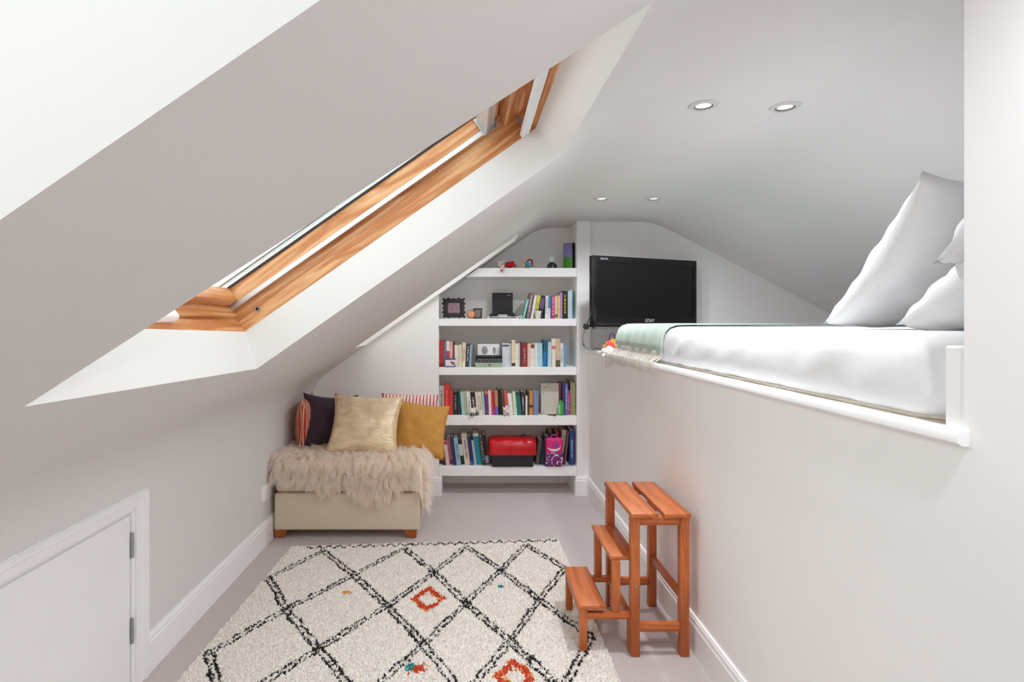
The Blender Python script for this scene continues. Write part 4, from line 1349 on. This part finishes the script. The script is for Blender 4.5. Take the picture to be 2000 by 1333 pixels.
# ------------------------------------------------------------------ bed
MX0, MX1, MY0, MY1 = .882, 2.26, 1.03, 3.47
MZ0, MZ1 = 1.060, 1.232
def perimeter(x0, x1, y0, y1, r, step=.02):
    """rounded rectangle, from the near front corner along the front (x0) side first; (point, outward normal)"""
    out = []
    def arc(cx, cy, a0, a1):
        k = max(3, int(r * abs(a1 - a0) / step))
        for i in range(k):
            a = a0 + (a1 - a0) * i / k
            out.append(((cx + r * math.cos(a), cy + r * math.sin(a)), (math.cos(a), math.sin(a))))
    def run(p, q, n):
        L = math.hypot(q[0] - p[0], q[1] - p[1]); k = max(1, int(L / step))
        for i in range(k):
            out.append(((p[0] + (q[0] - p[0]) * i / k, p[1] + (q[1] - p[1]) * i / k), n))
    pi = math.pi
    run((x0, y0 + r), (x0, y1 - r), (-1, 0)); arc(x0 + r, y1 - r, pi, pi / 2)
    run((x0 + r, y1), (x1 - r, y1), (0, 1)); arc(x1 - r, y1 - r, pi / 2, 0)
    run((x1, y1 - r), (x1, y0 + r), (1, 0)); arc(x1 - r, y0 + r, 0, -pi / 2)
    run((x1 - r, y0), (x0 + r, y0), (0, -1)); arc(x0 + r, y0 + r, -pi / 2, -pi)
    return out
MPROF = [(.022, 0.0), (.008, .02), (.001, .05), (0, .085), (.004, .115), (.014, .140), (.034, .160), (.065, .170), (.11, .1715)]
def msurf(p, n, k, amp=1.0):
    ins, z = MPROF[k]
    f = noise.noise((p[0] * 3 + p[1] * 7, z * 6, 1.7)) * .010 + noise.noise((p[1] * 15 + z * 24, p[0] * 15, 4.0)) * .010
    f *= amp * (0.3 if k < 1 else 1) * (1 if k < 6 else .35)
    return Vector((p[0] - n[0] * (ins - f), p[1] - n[1] * (ins - f), MZ0 + z))
PER = perimeter(MX0, MX1, MY0, MY1, .11)
t = thing('mattress', 'white sheeted mattress filling the raised bed platform', 'mattress', (0, 0, 0))
b = bmesh.new()
rings = [[b.verts.new(msurf(p, n, k)) for p, n in PER] for k in range(len(MPROF))]
m_ = len(PER)
for a, c in zip(rings, rings[1:]):
    for i in range(m_):
        b.faces.new((a[i], a[(i + 1) % m_], c[(i + 1) % m_], c[i]))
b.faces.new(rings[-1]); b.faces.new(rings[0][::-1])
obj('fitted_sheet', b, SHEET, t, smooth='all')
obj('divan_base', bx(MX0 + .012, MX1 - .012, MY0 + .012, MY1 - .012, LEDGE + .001, MZ0 + .001), mat('divan_ticking', (172, 160, 142), .9, .12, 60), t)
b = bmesh.new(); tube(b, [(p[0] - n[0] * .016, p[1] - n[1] * .016, MZ0 + .004) for p, n in PER] + [(PER[0][0][0] + .016, PER[0][0][1], MZ0 + .004)], .0045, 6)
obj('piping', b, mat('piping_beige', (196, 188, 172), .9, .08), t, smooth='all')

def bed_pillow(label, y_base, y_top, z_top, x0, x1, th, seed, zb=MZ1 + .012):
    w = x1 - x0
    dy, dz_ = y_base - y_top, z_top - zb
    h = math.hypot(dy, dz_)
    lean = math.degrees(math.atan2(dy, dz_))
    o = thing('bed_pillow', label, 'pillow', ((x0 + x1) / 2, y_base, zb), (0, 0, math.pi), group='white pillows at the head of the bed')
    b = pillow_bm(w, h, th, seg=34, pinch=.12, wr=.014, seed=seed, puff=.42, sag=.40)
    c = obj('pillowcase', b, SHEET, o, smooth='all')
    c.matrix_local = Matrix.Rotation(math.radians(-lean), 4, 'X')
    b = bmesh.new()
    tube(b, spline([(-w / 2, 0, .02), (-w / 2 + .004, 0, h * .5), (-w / 2, 0, h - .02)]), .003, 6)
    s = obj('hem', b, SHEET, o, smooth='all')
    s.matrix_local = Matrix.Rotation(math.radians(-lean), 4, 'X')
    return o
bed_pillow('tall white pillow leaning further from the camera at the bed head', 1.60, 1.245, 1.585, 1.00, 1.72, .19, 3.3)
bed_pillow('white pillow slumped low on the mattress beside the wall corner', 1.305, 1.035, 1.43, .985, 1.70, .20, 8.8)
bed_pillow('white pillow propped on top of the slumped one, mostly hidden by the wall', 1.205, .995, 1.66, .99, 1.70, .16, 5.1, zb=1.375)

# mint throw over the foot corner of the mattress
THROW = mat('mint_wool', (184, 205, 188), .95, .05, 60, bump=.3, bscale=400, sheen=.3)
t = thing('throw', 'pale mint throw with cream fringe over the foot of the mattress', 'throw', (0, 0, 0))
us = [i for i, (p, n) in enumerate(PER) if (abs(p[0] - MX0) < .2 and p[1] > 2.56 and p[0] < 1.02)]
b = bmesh.new()
cols = []
for c, i in enumerate(us):
    p, n = PER[i]
    colv = []
    f = .006 + .004 * math.sin(c * .9) * (1 if c > 4 else .5)
    for k in range(2, len(MPROF)):
        q = msurf(p, n, k, 0.5)
        colv.append(b.verts.new(q + Vector((n[0] * f, n[1] * f, .006 if k > 4 else .002))))
    for e in (.25, .5, .8):
        q = msurf(p, n, len(MPROF) - 1, 0)
        colv.append(b.verts.new((q.x + e * .8 * 1.0, min(q.y, MY1 - .10) if n[1] < .3 else q.y - e * .25, q.z + .008)))
    cols.append(colv)
for a, c in zip(cols, cols[1:]):
    for k in range(len(a) - 1):
        b.faces.new((a[k], c[k], c[k + 1], a[k + 1]))
o = obj('cloth', b, THROW, t, smooth='all')
md = o.modifiers.new('thick', 'SOLIDIFY'); md.thickness = .005; md.offset = 1
b = bmesh.new()
rr = random.Random(3)
for c in range(len(us) - 1):
    p, n = PER[us[c]]; p2, _ = PER[us[c + 1]]
    for k in range(2):
        a = (k + rr.random()) / 2
        x, y = p[0] + (p2[0] - p[0]) * a, p[1] + (p2[1] - p[1]) * a
        n_ = n
        far = max(0, (y - 3.28) / .15)
        L = rr.uniform(.045, .062) + (.05 * min(1, far) if n_[0] < -.5 else 0)
        z0 = MZ0 + .056
        ox = -.010
        q0 = (x + n_[0] * .010, y + n_[1] * .010, z0)
        zf = 1.066
        j = rr.uniform(-.016, .016)
        if n_[0] < -.6:
            # over the ledge and down in front of the nosing
            pts = [q0, (x + n_[0] * .012, y + j * .5, z0 - .025), (XR - .012, y + j, 1.072), (XR - .026, y + j, 1.058), (XR - .027, y + j * 1.4, 1.066 - L * .9)]
        else:
            pts = [q0, (x + n_[0] * .014, y + n_[1] * .014, z0 - .03), (x + n_[0] * .03, y + n_[1] * .03 + j, LEDGE + .008)]
        tube(b, spline(pts, 3), rr.uniform(.0011, .0021), 4)
o = obj('fringe', b, mat('cream_yarn', (216, 209, 196), .95, .08, 60), t, smooth='all')
o['kind'] = 'stuff'

# ------------------------------------------------------------------ television on the platform
ang = math.atan2(.35, .807)
t = thing('television', 'black flat screen television turned slightly on the bed platform', 'television', (1.197, 3.825, LEDGE), (0, 0, ang))
TW, TB, TT = .88, .178, .645
b = bmesh.new()
bz = .042
for q in ((-TW / 2, -TW / 2 + bz * .7, TB, TT), (TW / 2 - bz * .7, TW / 2, TB, TT), (-TW / 2 + bz * .7, TW / 2 - bz * .7, TB, TB + .062), (-TW / 2 + bz * .7, TW / 2 - bz * .7, TT - bz, TT)):
    box(b, q[0], q[1], -.012, .035, q[2], q[3], bevel=.003)
bzl = obj('bezel', b, mat('gloss_black', (20, 19, 21), .18, .1), t, smooth=True)
obj('screen', bx(-TW / 2 + .028, TW / 2 - .028, -.006, .03, TB + .06, TT - .04), mat('screen_glass', (14, 13, 14), .22, .05), t)
b = bmesh.new(); box(b, -TW / 2 + .06, TW / 2 - .06, .03, .075, TB + .03, TT - .06, bevel=.02)
obj('rear_housing', b, BLACK, t, smooth=True)
obj('speaker_strip', bx(-TW / 2 + .01, TW / 2 - .01, -.013, .02, TB - .012, TB + .002, bevel=.003), mat('dark_silver', (120, 116, 118), .35, .05, metal=.5), t, smooth=True)
b = bmesh.new()
prism(b, [(-.075, .0, .02), (.075, .0, .02), (.06, .0, .20), (-.06, .0, .20)], (0, .04, 0)); obj('stand_neck', b, BLACK, t)
b = bmesh.new(); lathe(b, [(0, 0), (1, 0), (1, .010), (.94, .018), (.5, .022), (0, .022)], 40, Matrix.Diagonal((.21, .12, 1, 1))); obj('stand_base', b, mat('gloss_black', (20, 19, 21), .18, .1), t, smooth=True)
def text(s, size, parent, loc, m):
    cu = bpy.data.curves.new('lettering', 'FONT'); cu.body = s; cu.size = size; cu.align_x = 'CENTER'; cu.extrude = .0004
    ob = bpy.data.objects.new('lettering', cu); C.objects.link(ob)
    dg = bpy.context.evaluated_depsgraph_get()
    me = bpy.data.meshes.new_from_object(ob.evaluated_get(dg))
    bpy.data.objects.remove(ob); bpy.data.curves.remove(cu)
    me.materials.clear(); me.materials.append(m)
    o = bpy.data.objects.new('lettering', me)
    o.location = loc; o.rotation_euler = (math.pi / 2, 0, 0)
    return link(o, parent)
LET = mat('silver_print', (200, 200, 202), .4, .03)
text('SONY', .030, bzl, (.02, -.0125, TB + .034), LET)
text('BRAVIA', .018, bzl, (-TW / 2 + .085, -.0125, TT - .026), mat('grey_print', (140, 140, 144), .4, .03))

# cable with round black inline unit
t = thing('cable', 'thin black cable with a round inline unit looping beside the television', 'cable', (0, 0, 0))
c = P(1145, 638, 3.66)
pts = [P(1158, 618, 3.70), P(1152, 620, 3.67), P(1148, 630, 3.66), c]
b = bmesh.new(); tube(b, spline(pts), .0032, 8); obj('upper_lead', b, BLACK, t, smooth='all')
pts = [c, P(1140, 652, 3.66), P(1138, 662, 3.66), P(1140, 674, 3.66), P(1148, 683, 3.68), P(1156, 685, 3.72), P(1164, 681, 3.80), P(1170, 686, 3.84)]
pts = [Vector((p.x, p.y, max(p.z, 1.067 if p.x > XR - .03 else 0))) for p in pts]
b = bmesh.new(); tube(b, spline(pts), .0024, 8); obj('lower_lead', b, mat('grey_lead', (96, 92, 92), .5, .1), t, smooth='all')
b = bmesh.new(); lathe(b, [(0, -.007), (.017, -.007), (.021, -.003), (.021, .003), (.017, .007), (0, .007)], 24, Matrix.Translation(c) @ Matrix.Rotation(math.pi / 2, 4, 'X')); obj('round_unit', b, BLACK, t, smooth=True)
b = bmesh.new(); lathe(b, [(0, -.007), (.0045, -.005), (.0045, .005), (0, .007)], 10, Matrix.Translation(P(1140, 674, 3.66))); obj('bead', b, BLACK, t, smooth='all')
t = thing('coiled_lead', 'violet grey lead coiled under the television', 'cable', P(1196, 668, 3.74) * 1.0)
t.location.z = LEDGE + .001
b = bmesh.new(); tube(b, [(.022 * math.cos(a * .35), -.004 + .0006 * a, .085 + .050 * math.sin(a * .35)) for a in range(40)], .004, 8); obj('coil', b, mat('violet_grey', (120, 112, 140), .5, .1), t, smooth='all')
b = bmesh.new(); tube(b, spline([(.0, -.004, .036), (.004, .0, .02), (.02, .01, .005)]), .004, 8); obj('tail', b, mat('violet_grey', (120, 112, 140), .5, .1), t, smooth='all')

# crumpled orange and white cloth bag in the corner of the platform
t = thing('cloth_bag', 'crumpled orange, coral and white patterned cloth bag before the television', 'bag', (.925, 3.60, LEDGE + .001), (0, 0, math.radians(20)))
def lump(sx, sy, sz, seed, amp=.18):
    b = bmesh.new()
    bmesh.ops.create_icosphere(b, subdivisions=4, radius=1)
    for v in b.verts:
        c = v.co.copy()
        f = 1 + amp * noise.noise(c * 2.1 + Vector((seed, 0, 0))) + amp * .5 * abs(noise.noise(c * 5 + Vector((seed, 3, 0))))
        z = max(-.0, c.z * f)
        v.co = Vector((c.x * f * sx, c.y * f * sy, z * sz))
    return b
obj('body', lump(.075, .055, .095, 2.0), stripes('coral_stripes', (206, 74, 62), (226, 130, 50), 0, 14, .6), t, smooth='all')
o = obj('white_flap', lump(.065, .05, .055, 6.0, .3), spots('patterned_flap', (230, 226, 222), (150, 120, 116), 70, .3, .8), t, smooth='all', loc=(-.052, -.030, 0))
o = obj('ochre_trim', lump(.055, .012, .075, 9.0, .3), mat('ochre_trim', (196, 146, 60), .8, .15, 60), t, smooth='all', loc=(-.01, .045, 0))
